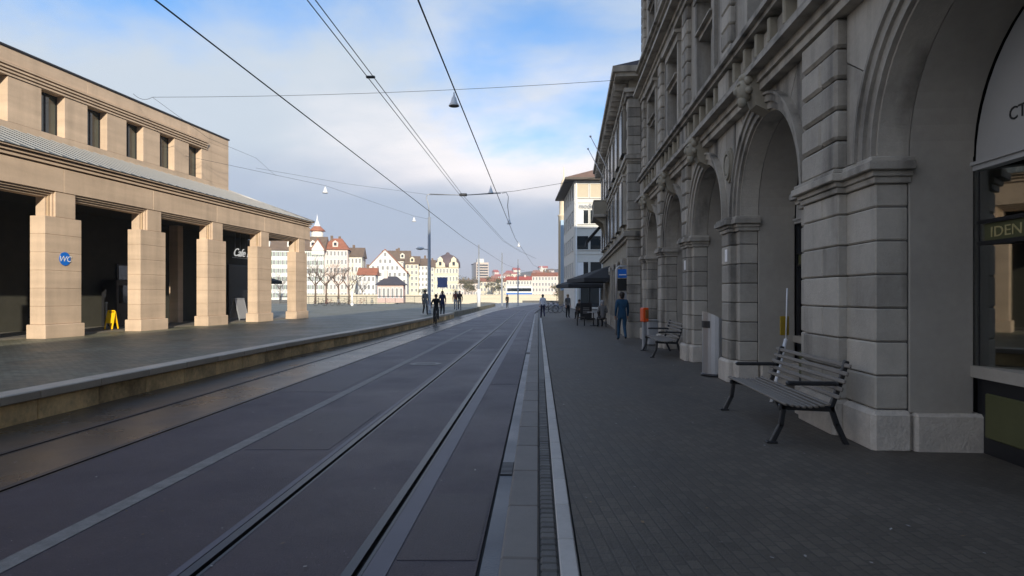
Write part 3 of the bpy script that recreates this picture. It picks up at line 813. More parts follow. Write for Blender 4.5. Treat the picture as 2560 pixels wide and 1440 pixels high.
# upper storey
UT = 10.22
WX = [LK * (20.6 + 2.1 * k) for k in range(-6, 6)]
WX[6] -= 0.25
WW = 1.02
mb = MB()
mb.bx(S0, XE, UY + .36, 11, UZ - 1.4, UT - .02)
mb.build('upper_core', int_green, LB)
xs = [S0]
for a in WX: xs += [a, a + WW]
xs.append(XE)
for a, b in zip(xs[0::2], xs[1::2]):
    lblk('wall_panel', a, b, UY, UY + .4, 7.66, 9.20, sand, 0.006, 0.0)
for a, b in zip([S0] + WX[2::3], WX[2::3] + [XE]):
    lblk('wall_panel', a, b, UY, UY + .4, UZ - .25, 7.66, sand, 0.006, 0.006)
    lblk('wall_panel', a, b, UY, UY + .4, 9.66, UT - .05, sand, 0.006, 0.006)
lblk('wall_panel', WX[-1] + WW + .42, XE, UY, UY + .4, 9.20, 9.66, sand, 0.006, 0.0)
lblk('wall_panel', S0, WX[-1] + WW + .42, UY + .16, UY + .4, 9.20, 9.66, sand_shade, 0.006, 0.0)
for k in range(4):
    mb = MB(); mb.bx(S0, WX[-1] + WW + .42 + .012 * k, UY - .04 - .03 * k, UY + .2, 9.22 + .11 * k, 9.22 + .11 * k + .06); mb.build('string_moulding', sand, LB)
mb = MB(); mb.bx(S0, XE + .05, UY - .04, 11, UT - .05, UT + .02); mb.build('roof_edge', dark_metal, LB)
wf = MB()
for x0, x1 in ((0, .05), (WW - .05, WW), (WW * .45, WW * .45 + .05)): wf.bx(x0, x1, .31, .37, 0, 1.54)
wf.bx(0, WW, .305, .372, 0, .05); wf.bx(0, WW, .305, .372, 1.48, 1.54)
wfm = wf.mesh('window', dark_metal); wpm = MB().bx(.04, WW - .04, .335, .345, .04, 1.5).mesh('pane', glass_g)
cur = MB()
for k in range(5): cur.bx(.5 + k * .09, .5 + k * .09 + .055, .349 , .356 , .06, 1.45)
for a in WX:
    f = link('window', wfm, LB, (a, UY, 7.66)); link('pane', wpm, f)
# rear slate roof seen past the end
rr = MB(); rr.prism([(5.0, 6.3), (11.0, 6.3), (8.0, 8.6), (6.2, 8.3)], 'x', XE + .02, XE + 1.4); rr.build('rear_roof', dark_roof, LB)
# portico inside
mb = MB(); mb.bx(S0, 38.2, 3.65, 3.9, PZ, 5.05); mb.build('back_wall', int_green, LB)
for a, b, z0, z1 in ((13.0, 15.2, .5, 3.4), (16.5, 19.6, .5, 3.2), (23.0, 24.9, .9, 2.9), (27.3, 28.7, .5, 3.1)):
    mb = MB(); mb.bx(a, b, 3.58, 3.68, z0, z1); f = mb.build('window', dark_metal, LB)
    MB().bx(a + .08, b - .08, 3.565, 3.575, z0 + .08, z1 - .08).build('pane', glass_d, f)
lblk('inner_pier', 30.15, 30.55, 2.75, 3.2, PZ, 5.05, sand, 0.012)
mb = MB(); mb.bx(S0, S1 - .1, TH + .12, 8.0, PZ - .02, PZ + .045); mb.build('portico_floor', mat('portico floor slab', (0.16, 0.145, 0.12), rough=0.6, var=0.15), LB)

def LP(s, y, z=PZ):                     # place in the hall's own frame
    e = Vector((0.128, 1, 0)).normalized(); n = Vector((-1, 0.128, 0)).normalized()
    return Vector((-16.9, 0, z)) + e * s + n * y
LROT = math.atan2(1, 0.128)

# round WC sign on the first pillar in view
c = COLS[3] + CW / 2 + .03
wc = thing('toilet_sign', 'round blue WC sign on the front of the nearest sunlit pillar', 'sign', LP(c, -.012, 2.90), LROT)
mb = MB(); mb.lathe([(.215, -.006), (.215, .006)], 28, smooth=False)
mb.v = [(a, z, b) for a, b, z in mb.v]; mb.build('disc', blue_sign, wc)
text('lettering', 'WC', .26, white_sign, wc, (-.005, -.010, -.09), (R(90), 0, 0), .002, .25, 'CENTER', 1.05)

# yellow wet floor sign + thin post behind it
wf2 = thing('wet_floor_sign', 'yellow folding wet-floor sign standing open between the first two pillars', 'warning sign', LP(24.25, 1.35, PZ + .045), LROT + R(10))
for sx in (-1, 1):
    mb = MB(); th = sx * R(17)
    m3 = Matrix.Rotation(-th, 3, 'Y')
    for a in (-.13, .13): mb.cbox(Vector((sx * .105, a, .35)), (.03, .055, .70), .008, 0, m3)
    mb.cbox(Vector((sx * .10, 0, .44)), (.018, .22, .42), .006, 0, m3)
    mb.build('leaf_panel', yellow_m, wf2)
mb = MB(); mb.cbox((0, 0, .70), (.07, .26, .06), .015); mb.build('hinge_handle', yellow_m, wf2)
pb = thing('barrier_post', 'thin grey metal post standing behind the yellow wet-floor sign', 'post', LP(25.5, 2.6), 0)
MB().lathe([(.12, 0), (.12, .03), (.03, .05), (.03, 1.0), (.05, 1.03), (.03, 1.07)], 10).build('post', galv, pb)

# ticket machine like cabinet, dark poster, sandwich board, black screen, hanging cafe letters
vm = thing('poster_case', 'dark glazed poster case against the shaded portico wall, upper poster yellow-brown', 'poster case', LP(29.3, 3.45), LROT)
MB().cbox((0, 0, 1.5), (1.0, .18, 2.2), .02).build('case', dark_metal, vm)
MB().bx(-.42, .42, -.10, -.092, .55, 1.5).build('lower_poster', plastic_grey, vm) and None
MB().bx(-.34, .2, -.10, -.092, 1.75, 2.45).build('upper_poster', mat('yellow brown poster', (.30, .17, .03), rough=.5, var=.3, vscale=4), vm)
for o in [k for k in vm.children if k.name.startswith('lower_poster')]: o.data.materials[0] = dark_in
t1 = thing('ticket_machine', 'dark vending cabinet in the shaded portico behind the second pillar', 'vending machine', LP(26.9, 3.2), LROT)
MB().cbox((0, 0, 1.0), (1.1, .7, 2.0), .03).build('cabinet', dark_metal, t1)
MB().bx(-.4, .4, -.36, -.351, 1.0, 1.75).build('display', glass_d, t1)
MB().bx(-.3, .3, -.36, -.351, .45, .6).build('tray', black_cast, t1)

sc = thing('folding_screen', 'tall black screen panel standing in the fourth portico bay', 'screen', LP(36.4, 3.3), LROT)
MB().cbox((0, 0, 1.55), (2.3, .08, 3.0), .02).build('panel', dark_metal, sc)
for x in (-1.0, 1.0): MB().cbox((x, 0, .03), (.08, .6, .06), .01).build('foot', dark_metal, sc)
ab = thing('sandwich_board', 'grey sandwich board leaning open in front of the black screen', 'board', LP(33.6, 1.7), LROT)
for sy in (-1, 1):
    m3 = Matrix.Rotation(sy * R(14), 3, 'X')
    mb = MB(); mb.cbox((0, sy * .16, .62), (.80, .03, 1.05), .008, 0, m3); bd = mb.build('board_panel', plastic_grey, ab)
    mb = MB()
    for sx in (-1, 1): mb.cbox((sx * .43, sy * .16, .60), (.05, .045, 1.2), .008, 0, m3)
    mb.cbox((0, sy * .04, 1.16), (.9, .045, .05), .008, 0, m3)
    mb.build('frame', galv, bd)
hs = thing('cafe_sign', 'white script cafe sign hanging on rods under the portico ceiling', 'sign', LP(35.15, 2.2, 4.05), LROT)
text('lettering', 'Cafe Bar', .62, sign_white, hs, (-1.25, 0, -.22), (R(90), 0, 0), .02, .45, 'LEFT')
mb = MB(); mb.bx(-1.3, 1.3, -.02, .02, -.32, -.29); mb.build('rail', white_m, hs)
for x in (-1.0, -.5, 0, .5, 1.0): MB().tube([(x, .03, -.3), (x, .03, 1.0)], .012, 5).build('rod', galv, hs)
cb = thing('waste_cabinet', 'black rounded cabinet standing in the last portico bay', 'cabinet', LP(39.6, 4.6), LROT)
MB().cbox((0, 0, .95), (1.2, .7, 1.8), .12).build('cabinet', dark_metal, cb)
MB().cbox((0, 0, .05), (1.25, .75, .1), .02).build('base', black_cast, cb)
us = thing('parasol', 'dark square parasol behind the last portico bay', 'parasol', LP(42.0, 6.0), LROT)
MB().tube([(0, 0, 0), (0, 0, 2.9)], .03, 8).build('pole', galv, us)
mb = MB(); mb.add([(-1.6, -1.6, 2.3), (1.6, -1.6, 2.3), (1.6, 1.6, 2.3), (-1.6, 1.6, 2.3), (0, 0, 2.95), (-1.6, -1.6, 2.1), (1.6, -1.6, 2.1), (1.6, 1.6, 2.1), (-1.6, 1.6, 2.1)],
       [(0, 1, 4), (1, 2, 4), (2, 3, 4), (3, 0, 4), (0, 5, 6, 1), (1, 6, 7, 2), (2, 7, 8, 3), (3, 8, 5, 0)]); mb.build('canopy', canvas, us)

# ================================================================== SECOND RIGHT BUILDING
B2 = thing('cornice_building', 'grey stone building with deep eaves and balcony, second on the right', 'building', (4.52, 24.75, 0), math.atan2(1, 0.09))
LEN2 = 20.0
mb = MB(); mb.bx(0.02, LEN2, -12, -.02, 0, 10.2); mb.build('wall', grey_dark, B2)
for z0, z1, pr in ((.0, .7, .10), (3.9, 4.02, .10), (4.02, 4.2, .22), (6.9, 7.0, .08), (7.0, 7.15, .16), (9.4, 9.55, .12), (9.55, 9.7, .2)):
    mb = MB(); mb.bx(-pr, LEN2, -11.9, pr, z0, z1); mb.build('string_course', grey_stone, B2)
for k in range(24):
    z0 = .7 + k * .36
    if z0 > 9.1 or 3.75 < z0 < 4.1: continue
    block('stone_block', -.03, .62 if k % 2 else .42, -.46, .05, z0, z0 + .36, grey_stone, B2, .02, .012)
mb = MB(); mb.bx(-.5, LEN2, -11.9, .55, 10.05, 10.2); mb.bx(-.62, LEN2, -11.9, .66, 10.2, 10.42); mb.build('eaves', grey_stone, B2)
mb = MB(); mb.bx(6, 19, -24, -11.95, 0, 23.6); mb.build('shade_block', grey_dark, B2)  # unseen block added to shade the lower front of the office block
brm = MB().cbox((0, .3, 9.9), (.14, .5, .28), .02).mesh('eaves_bracket', grey_stone)
for k in range(28): link('eaves_bracket', brm, B2, (.4 + k * .7, 0, 0))
mb = MB(); mb.add([(-.6, .64, 10.42), (LEN2, .64, 10.42), (LEN2, -6, 12.6), (2.0, -6, 12.6), (-.6, -11.9, 10.42), (LEN2, -11.9, 10.42)], [(0, 1, 2, 3), (0, 3, 4), (3, 2, 5, 4)])
mb.build('roof', dark_roof, B2)
w2 = wframe(1.15, 1.9).mesh('window', grey_stone); p2m = MB().bx(-.575, .575, -.2, -.14, 0, 1.9).mesh('pane', glass_old)
w2b = MB()
for k in range(7):
    for z in (4.6, 7.5):
        f = link('window', w2, B2, (1.9 + 2.7 * k, .1, z)); f.scale = (1, .5, .92); link('pane', p2m, f, (0, .3, 0))
dm = MB()
dm.bx(-.75, -.6, -.1, .14, 0, 3.1); dm.bx(.6, .75, -.1, .14, 0, 3.1); dm.bx(-.75, .75, -.1, .14, 2.9, 3.15); dm.bx(-.6, .6, -.02, .06, 0.1, .55); dm.bx(-.04, .04, -.02, .08, .55, 2.9); dm.bx(-.6, .6, -.02, .08, 2.2, 2.28)
dmm = dm.mesh('shop_window', grey_stone); dpm = MB().bx(-.6, .6, -.01, .03, .1, 2.9).mesh('pane', glass_old)
for k in range(7):
    f = link('shop_window', dmm, B2, (1.9 + 2.7 * k, 0, .1)); link('pane', dpm, f)
# balcony
bx0 = 12.2
mb = MB(); mb.cbox((bx0 + 1.5, .45, 6.35), (3.0, .95, .18), .03); bal = mb.build('balcony', grey_stone, B2)
mb = MB(); mb.cbox((bx0 + 1.5, .86, 7.2), (3.0, .10, .10), .02); mb.cbox((bx0 + .05, .45, 7.2), (.10, .9, .10), .02); mb.cbox((bx0 + .05, .45, 6.8), (.06, .9, .7), .01); mb.cbox((bx0 + 1.5, .86, 6.8), (3, .05, .7), .01); mb.build('parapet', grey_dark, bal)
for dx in (.4, 2.6):
    MB().prism([(0, 6.26), (.8, 6.26), (.35, 5.9), (.2, 5.3), (0, 5.2)], 'x', bx0 + dx - .12, bx0 + dx + .12).build('corbel', grey_dark, bal)
aw = MB(); aw.prism([(0, 6.6), (0, 6.5), (1.25, 5.0), (1.25, 5.2)], 'x', bx0 + 3.4, bx0 + 6.6); aw.build('awning', canvas, B2)
for i, (px, py, Y) in enumerate(((1476, 341, 33.0), (1470, 372, 36.0))):
    fp = thing('flagpole', ('thin white flagpole slanting out above the balcony, nearer of two', 'thin white flagpole slanting out above the balcony, farther of two')[i], 'flagpole', (4.52 + .09 * (Y - 24.75), Y, 7.6), 0, 'flagpoles on the cornice building')
    tip = W(px, py, Y) - Vector(fp.location)
    MB().tube([(0, 0, 0), tip], [.035, .02], 6).build('pole', white_m, fp)
    MB().ball(tip, .06, 8, 6).build('finial', white_m, fp)
    MB().tube([(0, 0, -.9), tip * .25], .012, 4).build('stay', galv, fp)

# ================================================================== THIRD RIGHT BUILDING (lit front above the shade)
Y3 = 78.0
B3 = thing('corner_building', 'pale office block with wide window bands, brown hipped roof and roof-edge lettering', 'building', (W(1436, 738, Y3).x, Y3, 0), 0)
pale_m = mat('pale render', (0.62, 0.60, 0.55), rough=0.8, var=0.05)
brown_roof = mat('brown tile roof', (0.20, 0.115, 0.075), rough=0.85, var=0.25, vscale=1.2)
mb = MB(); mb.bx(0, 14, .02, 16, 0, 15.7); mb.build('wall', pale_m, B3)
mb = MB(); mb.bx(-1.2, 15, -1.0, 17, 15.7, 15.95); mb.build('eaves', wood_d, B3)
mb = MB(); mb.add([(-1.2, -1, 15.95), (15, -1, 15.95), (15, 17, 15.95), (-1.2, 17, 15.95), (5.0, 8, 19.0), (9, 8, 19.0)], [(0, 1, 5, 4), (1, 2, 5), (2, 3, 4, 5), (3, 0, 4)]); mb.build('roof', brown_roof, B3)
fm = MB(); fm.bx(-.78, -.68, -.08, .05, 0, 1.75); fm.bx(.68, .78, -.08, .05, 0, 1.75); fm.bx(-.78, .78, -.08, .05, 1.68, 1.78); fm.bx(-.78, .78, -.1, .05, -.06, .05)
fmm = fm.mesh('window', pale_m); fpm = MB().bx(-.68, .68, -.03, .015, .05, 1.68).mesh('pane', glass_d); fbm = MB().bx(-.68, .68, -.03, .015, .05, 1.68).mesh('pane', mat('drawn blind', (.50, .42, .30), rough=.7, var=.05))
fhm = MB().bx(-.66, .10, -.045, -.031, .05, 1.66).mesh('blind', white_m)
for r, z in enumerate((13.6, 10.42, 7.26, 4.1)):
    for k in range(8):
        f = link('window', fmm, B3, (1.0 + 1.62 * k, 0, z)); link('pane', fbm if r == 0 else fpm, f)
        if (r, k) in ((1, 0), (2, 2), (3, 0), (2, 5)): link('blind', fhm, f)
for z in (3.6, 6.75, 9.9, 13.0):
    mb = MB(); mb.bx(-.02, 14.02, -.06, .1, z, z + .12); mb.build('floor_band', pale_m, B3)
mb = MB()
mb.bx(.15, .30, -.12, .02, .4, 15.7); mb.build('corner_pilaster', white_m, B3)
text('lettering', 'modissa', .85, plastic_grey, B3, (.55, -.16, 12.35), (R(90), 0, 0), .03, 0, 'LEFT', 0.9)
mb = MB(); mb.bx(.6, 13.5, -.04, .0, .3, 3.4); f = mb.build('shop_window', glass_d, B3)
for k in range(6): MB().bx(.6 + 2.4 * k, .75 + 2.4 * k, -.1, 0, .1, 3.5).build('mullion', galv, f)
for r, z in enumerate((13.7, 10.5, 7.3, 4.1)):                 # street side
    for k in range(5):
        f = link('window', fmm, B3, (0.01, 2 + 3 * k, z), (0, 0, R(-90))); link('pane', fpm, f)

B4 = thing('turret_building', 'narrow building with cream corner turret and pale blue lower bay beside the office block', 'building', (W(1416, 738, 104).x, 104, 0), 0)
cream = mat('cream render', (0.72, 0.60, 0.42), rough=0.8, var=0.06)
paleblue = mat('pale blue cladding', (0.30, 0.42, 0.55), rough=0.3, var=0.06)
mb = MB(); mb.bx(0, 7, 0, 8, 0, 19.2); mb.build('wall', mat('orange brick', (0.42, 0.20, 0.09), rough=.85, var=.15, vscale=2), B4)
mb = MB(); mb.lathe([(.9, 0), (.9, 14.5), (1.05, 14.7), (.75, 14.9), (.75, 18.3), (.95, 18.5), (.7, 18.7), (.42, 20.2), (.1, 20.8), (.05, 22.6)], 12); mb.build('turret', cream, B4, (-.4, .2, 0))
mb = MB(); mb.bx(-1.0, .3, -1.25, 0, 2.5, 13.8); mb.build('glazed_bay', paleblue, B4)
mb = MB(); mb.add([(-.3, -.3, 19.2), (7.3, -.3, 19.2), (7.3, 8.3, 19.2), (-.3, 8.3, 19.2), (3.5, 4, 22)], [(0, 1, 4), (1, 2, 4), (2, 3, 4), (3, 0, 4)]); mb.build('roof', brown_roof, B4)

# ================================================================== STREET FURNITURE
PV = 0.10
BLK['bslat'] = MB().cbox((0, 0, 0), (2.36, .040, .030), .009).mesh('seat_slat', slat_m)
BLK['bback'] = MB().cbox((0, 0, 0), (2.36, .026, .048), .009).mesh('back_slat', slat_m)
def bench_frame():
    mb = MB()
    def bar(pts, w_, d_):
        for p, q in zip(pts, pts[1:]):
            p, q = Vector((0, *p)), Vector((0, *q)); dd = q - p
            a = math.atan2(dd.z, dd.y)
            mb.cbox((p + q) / 2, (w_, dd.length + d_ * .7, d_), .008, 0, Matrix.Rotation(a, 3, 'X'))
    bar([(-.10, 0), (.0, .20), (.03, .41)], .055, .055)
    bar([(.0, .405), (.55, .385)], .055, .06)
    bar([(.70, 0), (.60, .22), (.54, .40), (.63, .66), (.70, .90)], .055, .055)
    return mb.mesh('side_frame', black_cast)
BLK['bframe'] = bench_frame()
BLK['barm'] = MB().cbox((0, .33, .665), (.075, .54, .045), .014).mesh('armrest', black_cast)
BLK['bfoot'] = MB().cbox((0, -.10, .012), (.08, .12, .024), .006).mesh('foot', black_cast)
def bench(label, loc, rz):
    t = thing('park_bench', label, 'bench', loc, rz, 'slatted benches along the arcade')
    for i in range(8):
        link('seat_slat', BLK['bslat'], t, (0, .01 + i * .064, .455 - .028 * math.sin(PI * i / 7)))
    for i in range(5):
        k = i / 4
        link('back_slat', BLK['bback'], t, (0, .565 + .115 * k, .535 + .335 * k), (R(-15), 0, 0))
    for x in (-1.02, 1.02):
        f = link('side_frame', BLK['bframe'], t, (x, 0, 0)); link('foot', BLK['bfoot'], f)
        link('armrest', BLK['barm'], t, (x, 0, 0))
    return t
# bench 1: near end at Y 6.95, far end at 9.25, back towards the wall
def place_bench(label, a, b):
    a, b = Vector(a), Vector(b); d = a - b; c = (a + b) / 2
    return bench(label, (c.x, c.y, PV), math.atan2(d.y, d.x))
place_bench('dark slatted bench with black iron frames, nearest, before the wide pier', (2.97, 6.98), (3.14, 9.25))
place_bench('smaller-looking slatted bench farther along, left of the steel litter bin', (3.78, 16.7), (3.96, 19.0))

# steel litter bin with slanted mouth
lb = thing('litter_bin', 'tall grey steel litter bin with slanted top between the two benches', 'litter bin', (4.16, 13.05, PV), R(8))
n = 24; r = .275
vs = []; fs = []
for k in range(n):
    t = 2 * PI * k / n; x, y = r * math.cos(t), r * math.sin(t)
    zt = 1.14 - .30 * (x / r) * .5 + .02
    vs += [(x, y, .05), (x, y, zt)]
for k in range(n): fs.append((2 * k, 2 * ((k + 1) % n), 2 * ((k + 1) % n) + 1, 2 * k + 1))
fs.append(tuple(2 * k + 1 for k in range(n)))
MB().add(vs, fs, 0, False).build('body', steel_m, lb)
MB().lathe([(.30, 0), (.30, .05), (.27, .06)], 20).build('base', dark_metal, lb)
mb = MB()
for k in range(7):
    t = PI - .7 + 1.4 * k / 7; t2 = PI - .7 + 1.4 * (k + 1) / 7
    mb.add([(.282 * math.cos(t), .282 * math.sin(t), .98), (.282 * math.cos(t2), .282 * math.sin(t2), .98), (.282 * math.cos(t2), .282 * math.sin(t2), 1.12), (.282 * math.cos(t), .282 * math.sin(t), 1.12)], [(0, 1, 2, 3)])
mb.build('mouth', black_cast, lb)
mb = MB(); mb.cbox((.13, -.205, .58), (.22, .05, .95), .02); mb.build('door', dark_metal, lb)

# easel with a yellow board behind the near bench
es = thing('easel_sign', 'white slanted easel leg with small ochre board behind the nearest bench', 'sign stand', (4.13, 9.95, PV), 0)
MB().tube([(-.16, -.15, 0), (.17, .1, .95)], .028, 8).build('leg', white_m, es)
MB().tube([(.17, .1, .93), (.20, .12, 1.75)], .012, 8).build('rod', white_m, es)
MB().cbox((.16, .13, 1.16), (.14, .03, .30), .008).build('board', mat('ochre board', (.30, .20, .01), rough=.5), es)

# orange newspaper box on grey post, grey cabinet
ob = thing('newspaper_box', 'orange newspaper box on a pale post before the third pier', 'newspaper box', W(1611, 876, 1600 * 1.64 / 138) , R(10))
MB().cbox((0, 0, 1.06), (.18, .26, .42), .02).build('box', orange_m, ob)
MB().cbox((.03, -.135, 1.08), (.10, .02, .26), .005).build('door', mat('orange brown flap', (.28, .10, .02), rough=.4), ob)
MB().cbox((0, 0, .42), (.12, .12, .84), .01).build('post', galv, ob)
gc = thing('street_cabinet', 'low grey street cabinet between the orange box and the farther bench', 'cabinet', W(1630, 862, 1600 * 1.64 / 126), R(4))
MB().cbox((0, 0, .40), (.34, .36, .78), .03).build('body', galv, gc)
MB().cbox((0, 0, .80), (.38, .40, .05), .015).build('lid', steel_m, gc)

# tram stop display
ts = thing('stop_sign', 'tram stop board in a rounded metal frame with blue top panel', 'stop sign', W(1562, 838, 1600 * 1.64 / 104), R(0))
Yt = 1600 * 1.64 / 104; wt = 42 / 1600 * Yt; ht = (838 - 666) / 1600 * Yt
MB().tube([(-wt / 2, 0, 0), (-wt / 2, 0, ht - .1), (-wt / 2 + .1, 0, ht), (wt / 2 - .1, 0, ht), (wt / 2, 0, ht - .1), (wt / 2, 0, 0)], .04, 8).build('frame', steel_m, ts)
bp = MB().cbox((0, 0, ht - .28), (wt - .1, .06, .34), .01).build('name_panel', blue_sign, ts)
MB().bx(-wt / 2 + .1, .05, -.036, -.031, ht - .35, ht - .31).build('white_line', white_sign, bp)
MB().cbox((0, 0, ht - .72), (wt - .1, .08, .48), .01).build('display', dark_in, ts)
MB().cbox((0, 0, ht - 1.02), (wt - .1, .05, .03), .005).build('crossbar', galv, ts)
MB().cbox((.10, 0, ht - 1.45), (wt - .35, .05, .78), .01).build('timetable', plastic_grey, ts)
p2 = thing('stop_pole', 'slim upright metal pole right beside the tram stop board', 'pole', W(1584, 842, 1600 * 1.64 / 104), 0)
MB().lathe([(.05, 0), (.05, .02), (.03, .03), (.03, ht + .15), (.0305, ht + .17)], 8).build('pole', galv, p2)

# cafe terrace
for i, (px, py, Y, s_) in enumerate(((1452, 798, 43.0, 1.0), (1500, 806, 37.0, 1.1))):
    c = W(px, 738, Y); c.z = PV
    u = thing('parasol', ('charcoal parasol over the cafe tables, farther one by the pale block', 'large charcoal parasol over the cafe tables, nearer the stop board')[i], 'parasol', (c.x + .6, c.y, PV), R(8), 'charcoal parasols at the street cafe')
    MB().tube([(0, 0, 0), (0, 0, 3.1 * s_)], .035, 8).build('pole', dark_metal, u)
    MB().cbox((0, 0, .06), (.6, .6, .12), .03).build('base', black_cast, u)
    a = 1.9 * s_; zb, zt = 2.35 * s_, 3.05 * s_
    mb = MB(); mb.add([(-a, -a, zb), (a, -a, zb), (a, a, zb), (-a, a, zb), (0, 0, zt), (-a, -a, zb - .22), (a, -a, zb - .22), (a, a, zb - .22), (-a, a, zb - .22)],
        [(0, 1, 4), (1, 2, 4), (2, 3, 4), (3, 0, 4), (0, 5, 6, 1), (1, 6, 7, 2), (2, 7, 8, 3), (3, 8, 5, 0)])
    mb.build('canopy', canvas, u)
    for q in range(4):
        t = PI / 4 + q * PI / 2; MB().tube([(0, 0, zt - .35), (a * 1.3 * math.cos(t), a * 1.3 * math.sin(t), zb - .02)], .012, 4).build('rib', dark_metal, u)
mbd = thing('menu_board', 'black menu board with pale chalk lines, standing at the cafe edge', 'board', W(1465, 800, 1600 * 1.64 / 62), R(6))
m3 = Matrix.Rotation(R(-8), 3, 'X')
MB().cbox((0, 0, .58), (.78, .04, 1.1), .01, 0, None).build('panel', dark_metal, mbd)
for k in range(4): MB().bx(-.2, .22, -.026, -.021, .45 + .11 * k, .49 + .11 * k).build('chalk_line', plastic_grey, mbd)
for sx in (-.3, .3): MB().cbox((sx, .1, .05), (.04, .5, .1), .01).build('foot', dark_metal, mbd)
def cafe_table(label, x, y):
    t = thing('cafe_table', label, 'table', (x, y, PV), 0, 'round cafe tables under the parasols')
    MB().lathe([(.34, .72), (.35, .73), (.34, .745)], 14).build('tabletop', steel_m, t)
    MB().tube([(0, 0, .03), (0, 0, .72)], .03, 8).build('leg', dark_metal, t)
    MB().lathe([(.22, 0), (.20, .03), (.04, .05)], 10).build('foot', dark_metal, t)
def cafe_chair(label, x, y, rz):
    t = thing('cafe_chair', label, 'chair', (x, y, PV), rz, 'dark cafe chairs under the parasols')
    MB().cbox((0, 0, .45), (.42, .42, .035), .012).build('seat', wood_d, t)
    MB().cbox((0, .20, .70), (.42, .03, .30), .012).build('backrest', wood_d, t)
    for sx in (-1, 1):
        for sy in (-1, 1):
            MB().tube([(sx * .19, sy * .19, 0), (sx * .19, sy * .19, .45 if sy < 0 else .85)], .014, 6).build('leg', dark_metal, t)
cafe_table('round cafe table beside the grey-jacketed seated person', 4.35, 34.2)
cafe_table('round cafe table behind the menu board', 5.2, 43.8)
cafe_chair('dark cafe chair under the grey-jacketed seated person', 4.62, 32.75, 0)
cafe_chair('dark cafe chair facing the street behind the menu board', 4.7, 44.6, R(150))
cafe_chair('empty dark cafe chair left of the round table', 3.7, 34.4, R(80))
cafe_chair('dark cafe chair nearest the shop wall', 5.55, 33.5, R(-60))

# ------------------------------------------------------------------ bicycles
def ringx(mb, c, r, t, n=18):
    pts = [(c[0] + r * math.cos(2 * PI * k / n), c[1], c[2] + r * math.sin(2 * PI * k / n)) for k in range(n + 1)]
    mb.tube(pts, t, 5, cap=False)
bk_wheel = MB(); ringx(bk_wheel, (0, 0, 0), .33, .018)
bk_wheel_me = bk_wheel.mesh('wheel', rubber)
sp = MB()
for k in range(9): sp.tube([(.31 * math.cos(2 * PI * k / 9), 0, .31 * math.sin(2 * PI * k / 9)), (0, 0, 0)], .004, 3)
bk_spoke = sp.mesh('spokes', galv)
fr = MB()
for a, b in (((-.5, .34), (-.10, .32)), ((-.5, .34), (-.2, .80)), ((-.2, .80), (-.10, .32)), ((-.10, .32), (.36, .72)), ((-.18, .74), (.36, .80)), ((.34, .86), (.52, .34))): fr.tube([(a[0], 0, a[1]), (b[0], 0, b[1])], .019, 6)
hb = MB(); hb.tube([(.30, -.28, .99), (.36, -.12, 1.0), (.35, 0, .96), (.36, .12, 1.0), (.30, .28, .99)], .014, 6); hb.tube([(.35, 0, .84), (.35, 0, .97)], .016, 6)
sd_ = MB(); sd_.cbox((-.22, 0, .90), (.26, .14, .06), .025); sd_.tube([(-.2, 0, .78), (-.215, 0, .88)], .014, 6)
bkm = dict(handlebar=hb.mesh('handlebar', dark_metal), saddle=sd_.mesh('saddle', rubber))
def bicycle(label, loc, rz, m, group=None):
    t = thing('bicycle', label, 'bicycle', loc, rz, group)
    k = 'bkf' + m.name
    if k not in BLK:
        BLK[k] = fr.mesh('frame', m)
    link('frame', BLK[k], t)
    for x in (-.5, .52):
        wv = link('wheel', bk_wheel_me, t, (x, 0, .35)); link('spokes', bk_spoke, wv)
    for nme, me in bkm.items(): link(nme, me, t)
    return t
bike_red = mat('bicycle red paint', (.20, .02, .02), rough=.4); bike_blue = mat('bicycle blue paint', (.03, .06, .20), rough=.4)
bike_blk = mat('bicycle black paint', (.02, .02, .022), rough=.4); bike_sil = mat('bicycle silver paint', (.35, .36, .37), rough=.4, metal=.4)
for i, (px, m, nm, rz) in enumerate(((1376, bike_blk, 'black', 20), (1388, bike_sil, 'silver', 35), (1400, bike_blue, 'blue', 10))):
    Y = 1600 * 1.64 / (45 - i); c = W(px, 738, Y)
    bicycle(nm + ' bicycle parked at the curb right of the man in the white jacket', (c.x, c.y, PV), R(rz), m, 'bicycles parked at the curb')
spl = ['far left, next to the last pillar', 'second along the quay railing', 'third along the quay railing', 'left of the white lamp standard', 'right of the white lamp standard', 'last before the kiosk']
for i, px in enumerate((800, 822, 846, 866, 905, 930)):
    Y = 80.0 + i; c = W(px, 738, Y)
    bicycle('parked bicycle on the sunny quay, ' + spl[i], (c.x, c.y, PZ), R(10 + 40 * (i % 3)), (bike_blk, bike_red, bike_sil)[i % 3], 'bicycles parked on the quay')

